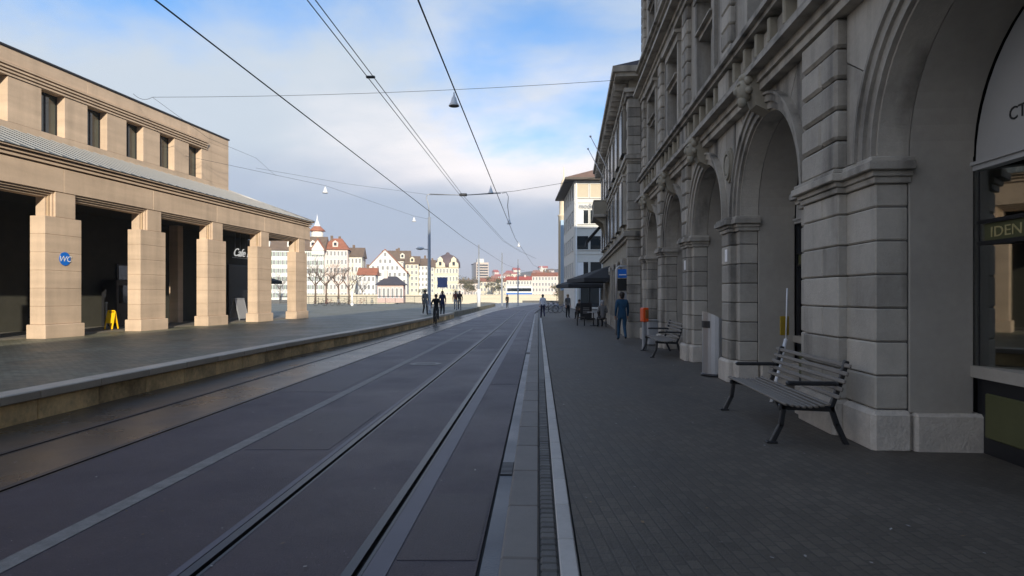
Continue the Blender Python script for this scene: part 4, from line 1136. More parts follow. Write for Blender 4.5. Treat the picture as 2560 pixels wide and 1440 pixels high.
# ================================================================== PEOPLE
skin_m = mat('skin', (.45, .27, .19), rough=.6, var=.04)
def cloth(nm, c): return mat(nm + ' cloth', c, rough=.9, var=.08, vscale=9)
def person(label, loc, rz, h, pose, top, bottom, hair_c, shoe, group=None, seat=None, coat=False, arm=None):
    t = thing('person', label, 'person', loc, rz, group)
    k = h / 1.75
    st = dict(walk=.30, stand=.06, sit=0, ride=0).get(pose, 0)
    J = {}
    z0 = 0.0
    if pose in ('sit', 'ride'):
        hipz = .52 if pose == 'sit' else .95
        J.update(pelvis=(0, 0, hipz), spine=(0, .02 if pose == 'sit' else -.08, hipz + .24), chest=(0, .0 if pose == 'sit' else -.16, hipz + .44), neck=(0, -.02 if pose == 'sit' else -.22, hipz + .60))
    else:
        J.update(pelvis=(0, 0, .95), spine=(0, .01, 1.15), chest=(0, 0, 1.34), neck=(0, -.01, 1.50))
    nx, ny, nz = J['neck']
    J['head'] = (0, ny - .02, nz + .10); J['crown'] = (0, ny - .01, nz + .22)
    ed = [('pelvis', 'spine'), ('spine', 'chest'), ('chest', 'neck'), ('neck', 'head'), ('head', 'crown')]
    rad = dict(pelvis=.135, spine=.125, chest=.145, neck=.058, head=.085, crown=.062)
    bone = {}
    cz, cyy = J['chest'][2], J['chest'][1]
    for s, q in (('l', -1), ('r', 1)):
        sh = (q * .175, cyy, cz + .09)
        if pose == 'walk': el, wr = (q * .235, cyy + .10 * q, cz - .19), (q * .235, cyy + .06 * q - .08, cz - .43)
        elif pose == 'sit': el, wr = (q * .24, cyy + .02, cz - .18), (q * .17, cyy - .22, cz - .24)
        elif pose == 'ride': el, wr = (q * .27, cyy - .14, cz - .14), (q * .25, cyy - .36, cz - .28)
        else: el, wr = (q * .225, cyy + .03, cz - .19), (q * .215, cyy - .04, cz - .43)
        if arm == 'bag' and q > 0: wr = (q * .24, cyy - .02, cz - .44)
        J['sh' + s], J['el' + s], J['wr' + s] = sh, el, wr
        d = (Vector(wr) - Vector(el)).normalized()
        J['ha' + s] = tuple(Vector(wr) + d * .08)
        ed += [('chest', 'sh' + s), ('sh' + s, 'el' + s), ('el' + s, 'wr' + s), ('wr' + s, 'ha' + s)]
        rad.update({'sh' + s: .072, 'el' + s: .052, 'wr' + s: .036, 'ha' + s: .038})
        side = Vector((0, 1, 0)).cross(d); side = side.normalized() if side.length > .1 else Vector((1, 0, 0))
        fwd = d.cross(side)
        for f in range(4):                                  # fingers, then thumb
            o = fwd * ((f - 1.5) * .019); ln = (.062, .075, .07, .052)[f]
            a = Vector(J['ha' + s]) + o + d * .02; b = a + d * ln * .55 ; c = b + d * ln * .4 - side * q * .018
            J[f'f{f}a' + s], J[f'f{f}b' + s] = tuple(b), tuple(c)
            ed += [('ha' + s, f'f{f}a' + s), (f'f{f}a' + s, f'f{f}b' + s)]; rad[f'f{f}a' + s] = .009; rad[f'f{f}b' + s] = .008
        b = Vector(J['wr' + s]) + d * .06 - fwd * .045; J['th' + s] = tuple(b); ed.append(('wr' + s, 'th' + s)); rad['th' + s] = .011
        if pose == 'walk':
            kn, an = ((q * .09, -.16, .52), (q * .09, -.20, .10)) if q > 0 else ((q * .09, -.02, .50), (q * .09, .26, .16))
        elif pose == 'sit': kn, an = (q * .11, -.42, .50), (q * .11, -.40, .09)
        elif pose == 'ride': kn, an = ((q * .12, -.34, .78), (q * .12, -.20, .36)) if q > 0 else ((q * .12, -.26, .60), (q * .12, -.10, .16))
        else: kn, an = (q * .10, -.02, .50), (q * .11, .02, .09)
        hp = (q * .095, J['pelvis'][1], J['pelvis'][2] - .06)
        J['hp' + s], J['kn' + s], J['an' + s] = hp, kn, an
        J['to' + s] = (an[0] + q * .02, an[1] - .15, max(.035, an[2] - .055))
        ed += [('pelvis', 'hp' + s), ('hp' + s, 'kn' + s), ('kn' + s, 'an' + s), ('an' + s, 'to' + s)]
        rad.update({'hp' + s: .105, 'kn' + s: .07, 'an' + s: .05, 'to' + s: .042})
    names = list(J); ix = {n_: i for i, n_ in enumerate(names)}
    me = bpy.data.meshes.new('body'); me.from_pydata([J[n_] for n_ in names], [(ix[a], ix[b]) for a, b in ed], [])
    tmp = bpy.data.objects.new('tmp', me); COL.objects.link(tmp)
    sk = tmp.modifiers.new('skin', 'SKIN'); sk.use_smooth_shade = True
    sub = tmp.modifiers.new('sub', 'SUBSURF'); sub.levels = 1; sub.render_levels = 1
    sv = me.skin_vertices[0].data
    for n_ in names:
        r_ = rad[n_]; v = sv[ix[n_]]
        v.radius = (r_, r_ * (.72 if n_ in ('chest', 'spine', 'pelvis') else 1)); v.use_root = n_ == 'pelvis'
        if n_ == 'chest': v.radius = (r_ * 1.1, r_ * .75)
    dg = bpy.context.evaluated_depsgraph_get()
    bm_ = bpy.data.meshes.new_from_object(tmp.evaluated_get(dg)); bpy.data.objects.remove(tmp)
    bm_.materials.clear()
    for m in (top, bottom, skin_m, shoe): bm_.materials.append(m)
    segs = [(Vector(J[a]), Vector(J[b]), a, b) for a, b in ed]
    def kind(a, b):
        if b[:2] in ('he', 'cr') or b[:2] in ('ha', 'th') or b[0] == 'f': return 2
        if b[:2] in ('hp', 'kn', 'an'): return 1
        if b[:2] == 'to': return 3
        return 0
    for p in bm_.polygons:
        c = p.center; best = 9; kk = 0
        for a, b, na, nb in segs:
            ab = b - a; tt = max(0, min(1, (c - a).dot(ab) / ab.length_squared)); d = (c - a - ab * tt).length
            if d < best: best, kk = d, kind(na, nb)
        if coat and kk == 1 and c.z > J['pelvis'][2] - .28 and pose != 'sit': kk = 0
        p.material_index = kk; p.use_smooth = True
    body = link('body', bm_, t); body.scale = (k, k, k)
    hx, hy, hz = 0, J['head'][1], J['head'][2]
    mb = MB(); mb.ball((0, hy + .025, hz + .075), .108, 12, 8, 0, (.92, 1.06, .95)); mb.ball((0, hy + .07, hz + .0), .075, 10, 6, 0, (1, .7, 1.1))
    ho = mb.build('hair', hair_c, t); ho.scale = (k, k, k)
    mb = MB(); mb.ball((0, hy - .098, hz + .015), .018, 6, 5, 0, (.8, 1.2, 1.5))
    for q in (-1, 1): mb.ball((q * .088, hy + .005, hz + .015), .026, 6, 5, 0, (.4, .8, 1.3))
    fo = mb.build('face', skin_m, t); fo.scale = (k, k, k)
    mb = MB()
    for q in (-1, 1): mb.ball((q * .034, hy - .082, hz + .038), .011, 6, 4)
    mb.cbox((0, hy - .084, hz - .030), (.045, .012, .008), .003)
    eo = mb.build('eyes', ink_m, t); eo.scale = (k, k, k)
    if arm == 'bag':
        hp_ = Vector(J['har']); b = MB(); b.cbox((hp_.x + .03, hp_.y, hp_.z - .34), (.12, .36, .34), .02); b.tube([(hp_.x, hp_.y - .1, hp_.z - .18), (hp_.x, hp_.y, hp_.z - .02), (hp_.x, hp_.y + .1, hp_.z - .18)], .008, 5)
        bo = b.build('shoulder_bag', white_m, t); bo.scale = (k, k, k)
    if arm == 'pack':
        c_ = Vector(J['chest']); b = MB(); b.cbox((0, c_.y + .17, c_.z - .06), (.30, .16, .42), .06)
        for q in (-1, 1): b.tube([(q * .11, c_.y + .12, c_.z + .14), (q * .12, c_.y - .10, c_.z + .10), (q * .12, c_.y - .12, c_.z - .08)], .018, 5)
        bo = b.build('backpack', jean_m, t); bo.scale = (k, k, k)
    return t
jean_m = mat('blue canvas bag', (.05, .07, .14), rough=.9)
navy = cloth('navy', (.012, .058, .115)); black_c = cloth('black', (.012, .012, .013)); whitec = cloth('white', (.80, .80, .84))
greyc = cloth('grey', (.17, .165, .16)); dblue = cloth('dark blue', (.02, .022, .06)); brownc = cloth('brown', (.06, .04, .03)); jean = cloth('denim', (.035, .05, .10))
hair_d = mat('dark hair', (.025, .018, .013), rough=.7); hair_b = mat('fair hair', (.25, .18, .09), rough=.7); hair_g = mat('grey hair', (.3, .3, .3), rough=.7)
def ground_at(px, py, zg): 
    Y = 1600 * (H - zg) / (py - 738); p = W(px, py, Y); p.z = zg; return p
person('person in dark navy jacket and trousers walking away before the stop board', ground_at(1555, 852, PV), PI, 1.74, 'walk', navy, navy, hair_d, black_c, coat=True)
person('person in white jacket and dark trousers walking along the curb', ground_at(1357, 794, PV), PI + .1, 1.70, 'walk', whitec, dblue, hair_d, black_c)
cy_ = ground_at(1090, 811, 0.0)
bicycle('black bicycle ridden along the platform edge by the person in black', tuple(cy_), R(-86), bike_blk)
person('person in black riding a bicycle beside the platform edge', (cy_.x, cy_.y + .1, 0), R(4), 1.74, 'ride', black_c, black_c, hair_d, black_c)
person('person in dark blue coat walking right behind the cyclist', ground_at(1106, 789, .30), .2, 1.74, 'walk', dblue, black_c, hair_d, black_c, coat=True)
person('person in grey coat walking left behind the cyclist with white bag', ground_at(1063, 787, PZ), .4, 1.68, 'walk', greyc, black_c, hair_d, black_c, coat=True, arm='bag')
person('person in light trousers with backpack walking, left one of the pair on the quay', ground_at(1139, 776, PZ), .1, 1.72, 'walk', cloth('rust', (.22, .07, .04)), plastic_grey, hair_b, black_c, arm='pack')
person('person in dark jacket walking, right one of the pair on the quay', ground_at(1149, 776, PZ), .1, 1.72, 'walk', brownc, greyc, hair_g, black_c)
person('person in dark clothes standing by the far white pole', ground_at(1268, 770, .1), .6, 1.72, 'stand', black_c, black_c, hair_d, black_c)
person('person in grey jacket seated with back turned at the nearest cafe table', (4.62, 32.7, PV), PI + .15, 1.75, 'sit', greyc, black_c, hair_g, black_c)
person('person in black seated under the farther parasol behind the menu board', (4.7, 44.65, PV), R(-30), 1.7, 'sit', black_c, black_c, hair_d, black_c)
person('person standing in grey among the cafe tables, left of the menu board', (4.05, 46.5, PV), .5, 1.7, 'stand', greyc, black_c, hair_b, black_c)
person('person in brown coat standing close to the shop wall by the parasol', (6.0, 36.0, PV), .9, 1.72, 'stand', brownc, black_c, hair_d, black_c, coat=True)

# ================================================================== OVERHEAD WIRES, LAMPS, POLES
def wire(name, label, pts, r=.010, group=None, sag=0.0, mm=None):
    out_ = []
    for a, b in zip(pts, pts[1:]):
        a, b = Vector(a), Vector(b); n_ = 8 if sag else 1
        for k in range(n_): 
            f = k / n_; p = a.lerp(b, f); p.z -= sag * 4 * f * (1 - f); out_.append(p)
    out_.append(Vector(pts[-1]))
    return tag(MB().tube(out_, r, 5).build(name, mm or wire_m), label, 'wire', group)
def tw(u, z, off=0): return [ST(u, Y, z) for Y in (-6, 46, 86, 106, 126)]
wire('contact_wire', 'black overhead contact wire above the left tram track', tw(-5.37, 5.88), .013, 'overhead tram wires')
wire('contact_wire', 'black overhead contact wire above the right tram track', tw(-1.66, 5.82), .013, 'overhead tram wires')
for du, lb_ in ((-.10, 'left strand of the twin feeder wires between the lamps'), (.10, 'right strand of the twin feeder wires between the lamps')):
    wire('feeder_wire', lb_, tw(-5.58 + du, 9.0), .014, 'twin feeder wires')
cl = MB(); c = Vector(ST(-5.58, 21.3, 9.0)); cl.cbox(c, (.30, .10, .08), .02); tag(cl.build('wire_clamp', dark_metal), 'dark clamp holding the twin feeder wires together', 'wire clamp')
A1 = Vector((-16.1, 27.2, 10.3)); B1 = Vector((4.0, 24.9, 10.1)); J1 = W(381, 243, 27.0)
wire('span_wire', 'thin span wire across the street carrying the large white lamp', [A1, J1, B1], .009, 'span wires over the street', .16)
P1 = Vector(W(1073, 738, 46.0)); P1.z = PZ
SP2 = 9.1
wire('span_wire', 'span wire from the tall tram mast to the right-hand building', [Vector(W(1073, 487, 46.0)), Vector(W(1158, 488, 46.0)), Vector(W(1285, 478, 45.0)), Vector((6.0, 43.0, 9.7))], .014, 'span wires over the street')
wire('span_wire', 'thin span wire running left from the top of the tram mast', [Vector(W(1067, 486, 46.0)), Vector(W(870, 460, 44.0)), Vector(W(640, 420, 40.0))], .008, 'span wires over the street')
wire('span_wire', 'thin wire from the hall upper wall to the tram mast with two small lamps', [Vector(W(447, 386, 30.9)), Vector(W(813, 464, 40.0)), Vector(W(1035, 540, 52.0)), Vector(W(1073, 548, 46.0))], .008, 'span wires over the street')
wire('stay_wire', 'slack stay wire running down from the first span wire junction', [J1, Vector(W(520, 345, 31)), Vector(W(640, 395, 36)), Vector(W(690, 440, 42))], .007, 'stay wires')
def lamp(label, top, d, group='white pendant street lamps'):
    t = thing('pendant_lamp', label, 'street lamp', top, 0, group)
    r_ = d / 2
    MB().lathe([(r_ * .16, -.02), (r_ * .22, -d * .25), (r_ * .45, -d * .45), (r_ * .62, -d * .8), (r_, -d * 1.12), (r_ * .97, -d * 1.14)], 16).build('lamp_shade', white_m, t)
    MB().lathe([(r_ * .93, -d * 1.16), (r_ * .93, -d * 1.145)], 16, smooth=False).build('lens', dark_metal, t)
    mb = MB(); mb.tube([(0, 0, -.04), (0, 0, .05)], r_ * .10, 6); mb.build('hanger', galv, t)
    return t
lamp('large white conical lamp hanging from the first span wire', tuple(W(1135, 234, 25.7)), .44)
lamp('white conical lamp on the second span wire right of the mast', tuple(W(1227, 466, 45.6)), .44)
lamp('small white lamp hanging over the quay beyond the hall roof', tuple(W(813, 466, 40.0)), .36)
lamp('tiny white lamp left of the tram mast', tuple(W(1035, 542, 52.0)), .34)
lamp('white lamp hanging from the curved tube over the right track', tuple(W(1273, 546, 47.0)), .36)
lamp('tiny white lamp low over the street at the far bend', tuple(W(1297, 606, 72.0)), .42)
hh = MB(); hh.tube([W(1255, 483, 45.5), W(1266, 481, 45.5), W(1271, 492, 45.5), W(1269, 515, 45.6), W(1273, 546, 47.0)], .025, 6)
tag(hh.build('curved_hanger', galv), 'curved metal hanger tube at the right end of the second span', 'wire hanger')
mk = MB(); mk.cbox(W(1158, 487, 46), (.55, .18, .2), .04); tag(mk.build('wire_clamp', dark_metal), 'dark clamp where the feeder wires cross the second span', 'wire clamp')

def mast(label, x, y, z0, z1, r0, r1, ring=None):
    t = thing('tram_mast', label, 'mast', (x, y, z0), 0, 'tram masts along the street')
    hgt = z1 - z0
    MB().lathe([(r0 * 1.5, 0), (r0 * 1.5, .08), (r0, .10), (r0, hgt * .5), (r0 * .9, hgt * .5 + .02), (r1, hgt)], 12).build('pole', galv, t)
    if ring: MB().lathe([(r0 * 1.7, .0), (r0 * 1.7, ring), (r0 * 1.2, ring + .12)], 12).build('base_sleeve', white_m, t)
    return t
m1 = mast('tall grey tram mast with lamp bracket behind the cyclist', P1.x, P1.y, PZ, W(1073, 543, 46).z, .13, .10)
o0 = Vector(m1.location)
MB().tube([W(1073, 545, 46) - o0, W(1072, 515, 46) - o0, W(1066, 495, 46) - o0, W(1068, 487, 46) - o0, W(1076, 485, 46) - o0], .035, 6).build('curved_top', galv, m1)
MB().tube([W(1076, 485, 46) - o0, W(1158, 488, 46) - o0, W(1252, 483, 45.8) - o0], .032, 6).build('span_arm', galv, m1)
MB().tube([W(1073, 624, 46) - o0, W(1054, 622, 46) - o0], .03, 6).build('bracket', galv, m1)
MB().ball(W(1050, 621, 46) - o0, .2, 10, 6, 0, (1.5, .8, .6)).build('lamp_head', white_m, m1)
for px, ybase, ytop, Y, nm, zb in ((1197, 768, 612, 76, 'white-sleeved mast at mid street, left of the far bridge', .3), (1255, 762, 632, 96, 'thin far mast before the bridge', .2), (1295, 757, 648, 118, 'thinnest farthest mast on the street axis', .1)):
    c = W(px, 738, Y); mast(nm, c.x, c.y, zb, W(px, ytop, Y).z, .13, .08, 2.0 if Y < 80 else None)
sgn = thing('direction_sign', 'blue rectangular road sign on a thin post behind the cyclist', 'sign', (W(1106, 738, 62).x, 62, PZ), 0)
MB().cbox((0, 0, W(0, 706, 62).z - PZ), (.95, .04, 1.0), .01).build('panel', mat('blue grey sign', (.10, .13, .28), rough=.4), sgn)
MB().tube([(0, .05, 0), (0, .05, 2.2)], .035, 6).build('post', galv, sgn)
ls = thing('lamp_standard', 'short white lamp standard with ball base on the sunny quay', 'bollard', (W(880, 738, 78).x, 78, PZ), 0)
MB().tube([(0, 0, .2), (0, 0, 1.75)], .10, 8).build('post', white_m, ls); MB().ball((0, 0, .18), .2, 10, 6).build('ball_base', white_m, ls)

# ================================================================== FAR BANK
def house(name, label, px0, px1, Y, py_eave, py_ridge, wallm, roofm, floors, cols, rz=0.12, dep=14, roof='hip', base=0.0, py_apex=None, dormers=0, shutters=None, group='old houses across the river'):
    a, b = W(px0, 738, Y), W(px1, 738, Y); wd = b.x - a.x; ze = W(0, py_eave, Y).z; zr = W(0, py_ridge, Y).z
    t = thing(name, label, 'house', ((a.x + b.x) / 2, Y, base), rz, group)
    hw = wd / 2
    mb = MB()
    if roof == 'gable':
        mb.prism([(-hw, 0), (hw, 0), (hw, ze), (0, zr - .25), (-hw, ze)], 'y', 0, dep)
    else:
        mb.bx(-hw, hw, 0, dep, 0, ze)
    mb.build('wall', wallm, t)
    e = .6
    mb = MB()
    if roof == 'gable':
        k = (zr - ze) / hw
        mb.add([(-hw - e, -e, ze - e * k), (0, -e, zr), (0, dep + e, zr), (-hw - e, dep + e, ze - e * k), (hw + e, -e, ze - e * k), (hw + e, dep + e, ze - e * k),
                (-hw - e, -e, ze - e * k - .3), (0, -e, zr - .3), (hw + e, -e, ze - e * k - .3)], [(0, 1, 2, 3), (1, 4, 5, 2), (6, 7, 1, 0), (7, 8, 4, 1)])
    elif roof == 'hip':
        i_ = min(hw * .6, dep * .45)
        mb.add([(-hw - e, -e, ze), (hw + e, -e, ze), (hw + e, dep + e, ze), (-hw - e, dep + e, ze), (-hw + i_, dep / 2, zr), (hw - i_, dep / 2, zr)], [(0, 1, 5, 4), (1, 2, 5), (2, 3, 4, 5), (3, 0, 4)])
    else:                                                  # side: ridge parallel to the front
        mb.add([(-hw - e, -e, ze), (hw + e, -e, ze), (hw + e, dep + e, ze), (-hw - e, dep + e, ze), (-hw - e, dep / 2, zr), (hw + e, dep / 2, zr)], [(0, 1, 5, 4), (1, 2, 5), (2, 3, 4, 5), (3, 0, 4)])
    rf_ = mb.build('roof', roofm, t)
    for d in range(dormers):
        x = -hw + (d + .5) * wd / dormers; f = .35; y = f * dep / 2 - .5; z = ze + (zr - ze) * f
        MB().prism([(x - 1.0, z - .6), (x + 1.0, z - .6), (x + 1.0, z + 1.2), (x, z + 2.0), (x - 1.0, z + 1.2)], 'y', y - .8, y + 2.4).build('dormer', wallm, rf_)
        MB().bx(x - .5, x + .5, y - .84, y - .79, z - .1, z + 1.1).build('pane', glass_d, rf_)
    rc = random.Random(name + label)
    for q in range(1 + int(wd / 9)):
        x = rc.uniform(-hw * .75, hw * .75); yy = dep * rc.uniform(.42, .58); zc_ = zr if roof != 'gable' else ze + (zr - ze) * (1 - abs(x) / hw)
        MB().bx(x - .45, x + .45, yy - .5, yy + .5, zc_ - 1.6, zc_ + rc.uniform(.7, 1.5)).build('chimney', w_pink if rc.random() < .5 else brownt, rf_)
    fh = ze / floors; ww, wh = min(1.1, wd / cols * .5), fh * .52
    wk = ('hw', round(ww, 2), round(wh, 2), shutters.name if shutters else '')
    if wk not in BLK:
        fm = MB(); fm.bx(-ww / 2 - .12, ww / 2 + .12, -.10, .05, -.12, 0); fm.bx(-ww / 2 - .1, -ww / 2, -.06, .05, 0, wh); fm.bx(ww / 2, ww / 2 + .1, -.06, .05, 0, wh); fm.bx(-ww / 2 - .1, ww / 2 + .1, -.08, .05, wh, wh + .14)
        mats = [white_m]
        if shutters:
            for sx in (-1, 1): fm.bx(sx * (ww / 2 + .1), sx * (ww / 2 + .1 + ww * .45), -.07, -.02, 0, wh, 1)
            mats.append(shutters)
        BLK[wk] = fm.mesh('window', mats); BLK[wk + ('p',)] = MB().bx(-ww / 2, ww / 2, -.035, .03, 0, wh).mesh('pane', glass_far)
    def win(x, z):
        f = link('window', BLK[wk], t, (x, 0, z)); link('pane', BLK[wk + ('p',)], f)
    for r in range(floors):
        for c in range(cols): win(-hw + (c + .5) * wd / cols, fh * r + fh * .28)
    if roof == 'gable':
        z = ze + .6; n_ = 0
        while z + wh < zr - 1.4:
            half = hw * (zr - z - wh) / (zr - ze) - .8; c = max(1, int(half * 2 / (wd / cols)))
            for q in range(c): win((q - (c - 1) / 2) * wd / cols, z)
            z += fh * .95
    return t
glass_far = mat('curtained window glass', (.25, .245, .23), rough=.25, var=.2)
terra = mat('terracotta tiles', (.33, .115, .055), rough=.85, var=.2, vscale=.6); brownt = mat('old brown tiles', (.16, .105, .065), rough=.9, var=.2, vscale=.6)
redt = mat('red tiles', (.42, .07, .04), rough=.85, var=.15, vscale=.6)
w_white = mat('white render', (.74, .71, .64), rough=.85, var=.04); w_cream = mat('pale cream render', (.70, .66, .54), rough=.85, var=.04)
w_pink = mat('pale pink render', (.70, .58, .50), rough=.85, var=.04); w_yel = mat('yellow render', (.70, .62, .44), rough=.85, var=.05); w_ochre = mat('soft ochre render', (.66, .59, .44), rough=.85, var=.05)
green_sh = mat('green shutter', (.30, .36, .28), rough=.7)
house('town_house', 'long white town house seen between the hall pillars and past the corner', 640, 806, 240, 626, 586, w_white, brownt, 6, 16, .15, 16, 'side', dormers=3, shutters=green_sh)
house('town_house', 'pale pink town house with red dormer roof beneath the turret', 806, 868, 246, 624, 592, w_pink, terra, 6, 7, .15, 15, 'hip', dormers=1)
house('town_house', 'cream town house with brown roof right of the turret house', 868, 904, 252, 642, 616, w_cream, brownt, 5, 4, .12, 14, 'side')
house('town_house', 'low white house with tiny windows left of the white gable', 896, 938, 236, 688, 668, w_white, terra, 3, 4, .1, 10, 'side')
house('gabled_house', 'large white house with steep gable front facing the river', 910, 1016, 262, 678, 622, w_white, terra, 4, 9, .12, 26, 'gable')
house('town_house', 'brown-roofed house rising behind the white gable', 955, 1022, 300, 652, 624, w_cream, brownt, 6, 6, .1, 14, 'side', dormers=2)
house('town_house', 'soft yellow narrow house right of the white gable', 1014, 1046, 290, 660, 638, w_yel, brownt, 6, 3, .1, 14, 'side', dormers=1)
house('town_house', 'pale grey narrow house between the yellow house and mast', 1044, 1070, 296, 664, 644, w_white, brownt, 6, 3, .1, 14, 'side')
house('town_house', 'ochre house half hidden behind the tram mast', 1066, 1086, 306, 668, 648, w_ochre, brownt, 6, 2, .1, 14, 'side')
h1 = bpy.data.objects['town_house']                       # front gable of the long white house, beside the corner
MB().prism([(8.2, 17.0), (12.6, 17.0), (12.6, 19.2), (10.4, 22.6), (8.2, 19.2)], 'y', -.5, 6).build('front_gable', w_white, h1)
MB().prism([(7.7, 18.5), (10.4, 22.75), (13.1, 18.5), (13.1, 18.9), (10.4, 23.2), (7.7, 18.9)], 'y', -.9, 6.2).build('gable_roof', terra, h1)
# turret with white spire on the first roofs
tu = thing('roof_turret', 'white spired turret with red collar rising over the pink house', 'turret', (W(793, 738, 258).x, 258, 0), 0)
z_ = lambda py: W(0, py, 258).z
MB().lathe([(2.5, 0), (2.5, z_(586)), (2.4, z_(576))], 10).build('drum', w_white, tu)
MB().lathe([(3.4, z_(578)), (2.4, z_(572)), (1.4, z_(566))], 10).build('roof', terra, tu)
MB().lathe([(1.5, z_(568)), (1.1, z_(562)), (.6, z_(555)), (.25, z_(548)), (.07, z_(536))], 10).build('spire', white_m, tu)
# the yellow house with dome
dh = house('domed_house', 'yellow guild house with curved gables and brown domed roof', 1082, 1146, 310, 668, 655, w_yel, brownt, 4, 8, .12, 18, 'hip')
zz = lambda py: W(0, py, 310).z
mb = MB(); pr = [(6.2, zz(668)), (6.1, zz(656)), (5.2, zz(646)), (3.4, zz(638)), (1.0, zz(633)), (.9, zz(630)), (.1, zz(628))]
mb.lathe([(r_, z) for r_, z in pr], 14, (1.2, 7, 0)); mb.build('dome', mat('violet brown slate', (.11, .075, .075), rough=.7, var=.2), dh)
for x in (-2.6, 3.9):
    mb = MB(); ze = zz(670)
    mb.prism([(x - 2.4, ze), (x + 2.4, ze), (x + 2.2, ze + 2.2), (x + 1.3, ze + 3.0), (x + 1.2, ze + 4.4), (x, ze + 5.6), (x - 1.2, ze + 4.4), (x - 1.3, ze + 3.0), (x - 2.2, ze + 2.2)], 'y', -.35, 5); mb.build('curved_gable', w_yel, dh)
    MB().bx(x - .6, x + .6, -.42, -.3, ze + 1.2, ze + 3.0).build('window', glass_d, dh)
for z in (zz(684), zz(704)): MB().bx(-6.3, 6.3, -.35, 0, z, z + .35).build('string_course', w_cream, dh)

# riverside kiosk with hipped roof
kk = house('kiosk', 'small pale riverside pavilion with dark hipped roof', 944, 1008, 150, 712, 690, mat('faded rose render', (.62, .44, .38), rough=.8, var=.08), dark_roof, 1, 6, .08, 6, 'hip', group=None)
# far high-rise with crane
hr = thing('tower_block', 'distant beige high-rise block behind the bridge', 'tower', (W(1206, 738, 700).x, 700, 0), .3)
h7 = W(0, 656, 700).z
MB().bx(-7, 7, 0, 12, 0, h7).build('wall', mat('beige concrete', (.58, .47, .38), rough=.9, var=.03), hr)
MB().bx(-5, 2, 2, 8, h7, h7 + 4).build('roof_box', w_white, hr)
for r in range(9):
    MB().bx(-6.3, 6.3, -.12, .05, h7 * (.3 + .075 * r), h7 * (.3 + .075 * r) + 1.5).build('window', glass_d, hr)
h8 = thing('tower_block', 'slimmer white high-rise slab left of the beige one', 'tower', (W(1192, 738, 720).x, 720, 0), .3)
MB().bx(-3.5, 3.5, 0, 10, 0, W(0, 662, 720).z).build('wall', w_white, h8)
MB().bx(-4, 4, -.5, 10.5, W(0, 662, 720).z, W(0, 662, 720).z + 1.2).build('roof', dark_roof, h8)

# hill with houses
def hill_z(x, y):
    return 46 * math.exp(-((x - 120) / 330) ** 2) * max(0, min(1, (y - 700) / 420)) + 4 * math.sin(x * .013) * max(0, min(1, (y - 700) / 300))
hm = MB(); nx, ny = 44, 14; vs = []; fs = []
for j in range(ny + 1):
    for i in range(nx + 1):
        x = -700 + 1700 * i / nx; y = 690 + 900 * j / ny; vs.append((x, y, hill_z(x, y) - .3))
for j in range(ny):
    for i in range(nx): fs.append((j * (nx + 1) + i, j * (nx + 1) + i + 1, (j + 1) * (nx + 1) + i + 1, (j + 1) * (nx + 1) + i))
hm.add(vs, fs, 0, True)
struct(hm.build('hill', mat('wooded hillside', (.10, .075, .050), rough=.95, var=.35, vscale=.05)))
rng = random.Random(5)
cols_ = [w_white, w_pink, w_cream, w_yel]; rfs = [terra, brownt, redt]
hm_cache = {}
hill_names = ['white', 'pink', 'cream', 'yellow']; roof_names = ['terracotta', 'brown', 'red']
rows_ = {760: 'lowest row', 830: 'second row', 900: 'middle row', 980: 'upper row', 1050: 'top row'}
seen = {}
spots = []
for k in range(34):
    px = 1236 + k * 4.8 + rng.uniform(-2, 2); Y = rng.choice((760, 830, 900, 980, 1050)); spots.append((px, Y))
for i, (px, Y) in enumerate(spots):
    c = W(px, 738, Y); zg = hill_z(c.x, Y) - .5
    a, b = rng.randrange(4), rng.randrange(3)
    side = 'left' if px < 1290 else 'middle' if px < 1345 else 'right'
    nm = f'small {hill_names[a]} hillside house with {roof_names[b]} roof, {rows_[Y]}, {side} of the hill'
    seen[nm] = seen.get(nm, 0) + 1
    if seen[nm] > 1: continue
    t = thing('hill_house', nm, 'house', (c.x, Y, zg), rng.uniform(-.5, .5), f'{hill_names[a]} hill houses with {roof_names[b]} roofs')
    ww, dd, he, hr_ = rng.uniform(7, 12), rng.uniform(8, 11), rng.uniform(6, 10), rng.uniform(2.5, 4)
    MB().bx(-ww / 2, ww / 2, 0, dd, 0, he).build('wall', cols_[a], t)
    MB().add([(-ww / 2 - .5, -.5, he), (ww / 2 + .5, -.5, he), (ww / 2 + .5, dd + .5, he), (-ww / 2 - .5, dd + .5, he), (-ww / 2 - .5, dd / 2, he + hr_), (ww / 2 + .5, dd / 2, he + hr_)], [(0, 1, 5, 4), (1, 2, 5), (2, 3, 4, 5), (3, 0, 4)]).build('roof', rfs[b], t)
    for r in range(2):
        for q in range(3): MB().bx(-ww / 3 + q * ww / 3 - .6, -ww / 3 + q * ww / 3 + .6, -.08, .02, 1.2 + r * 3, 2.9 + r * 3).build('window', glass_d, t)
ch = thing('church_tower', 'pointed white church spire on the far hilltop', 'church', (W(1354, 738, 1000).x, 1000, hill_z(W(1354, 738, 1000).x, 1000)), 0)
zt = lambda py: W(0, py, 1000).z - hill_z(W(1354, 738, 1000).x, 1000)
MB().bx(-3, 3, -3, 3, -1, zt(678)).build('tower', w_white, ch); MB().lathe([(4, zt(678)), (.1, zt(664))], 8, smooth=False).build('spire', w_cream, ch)
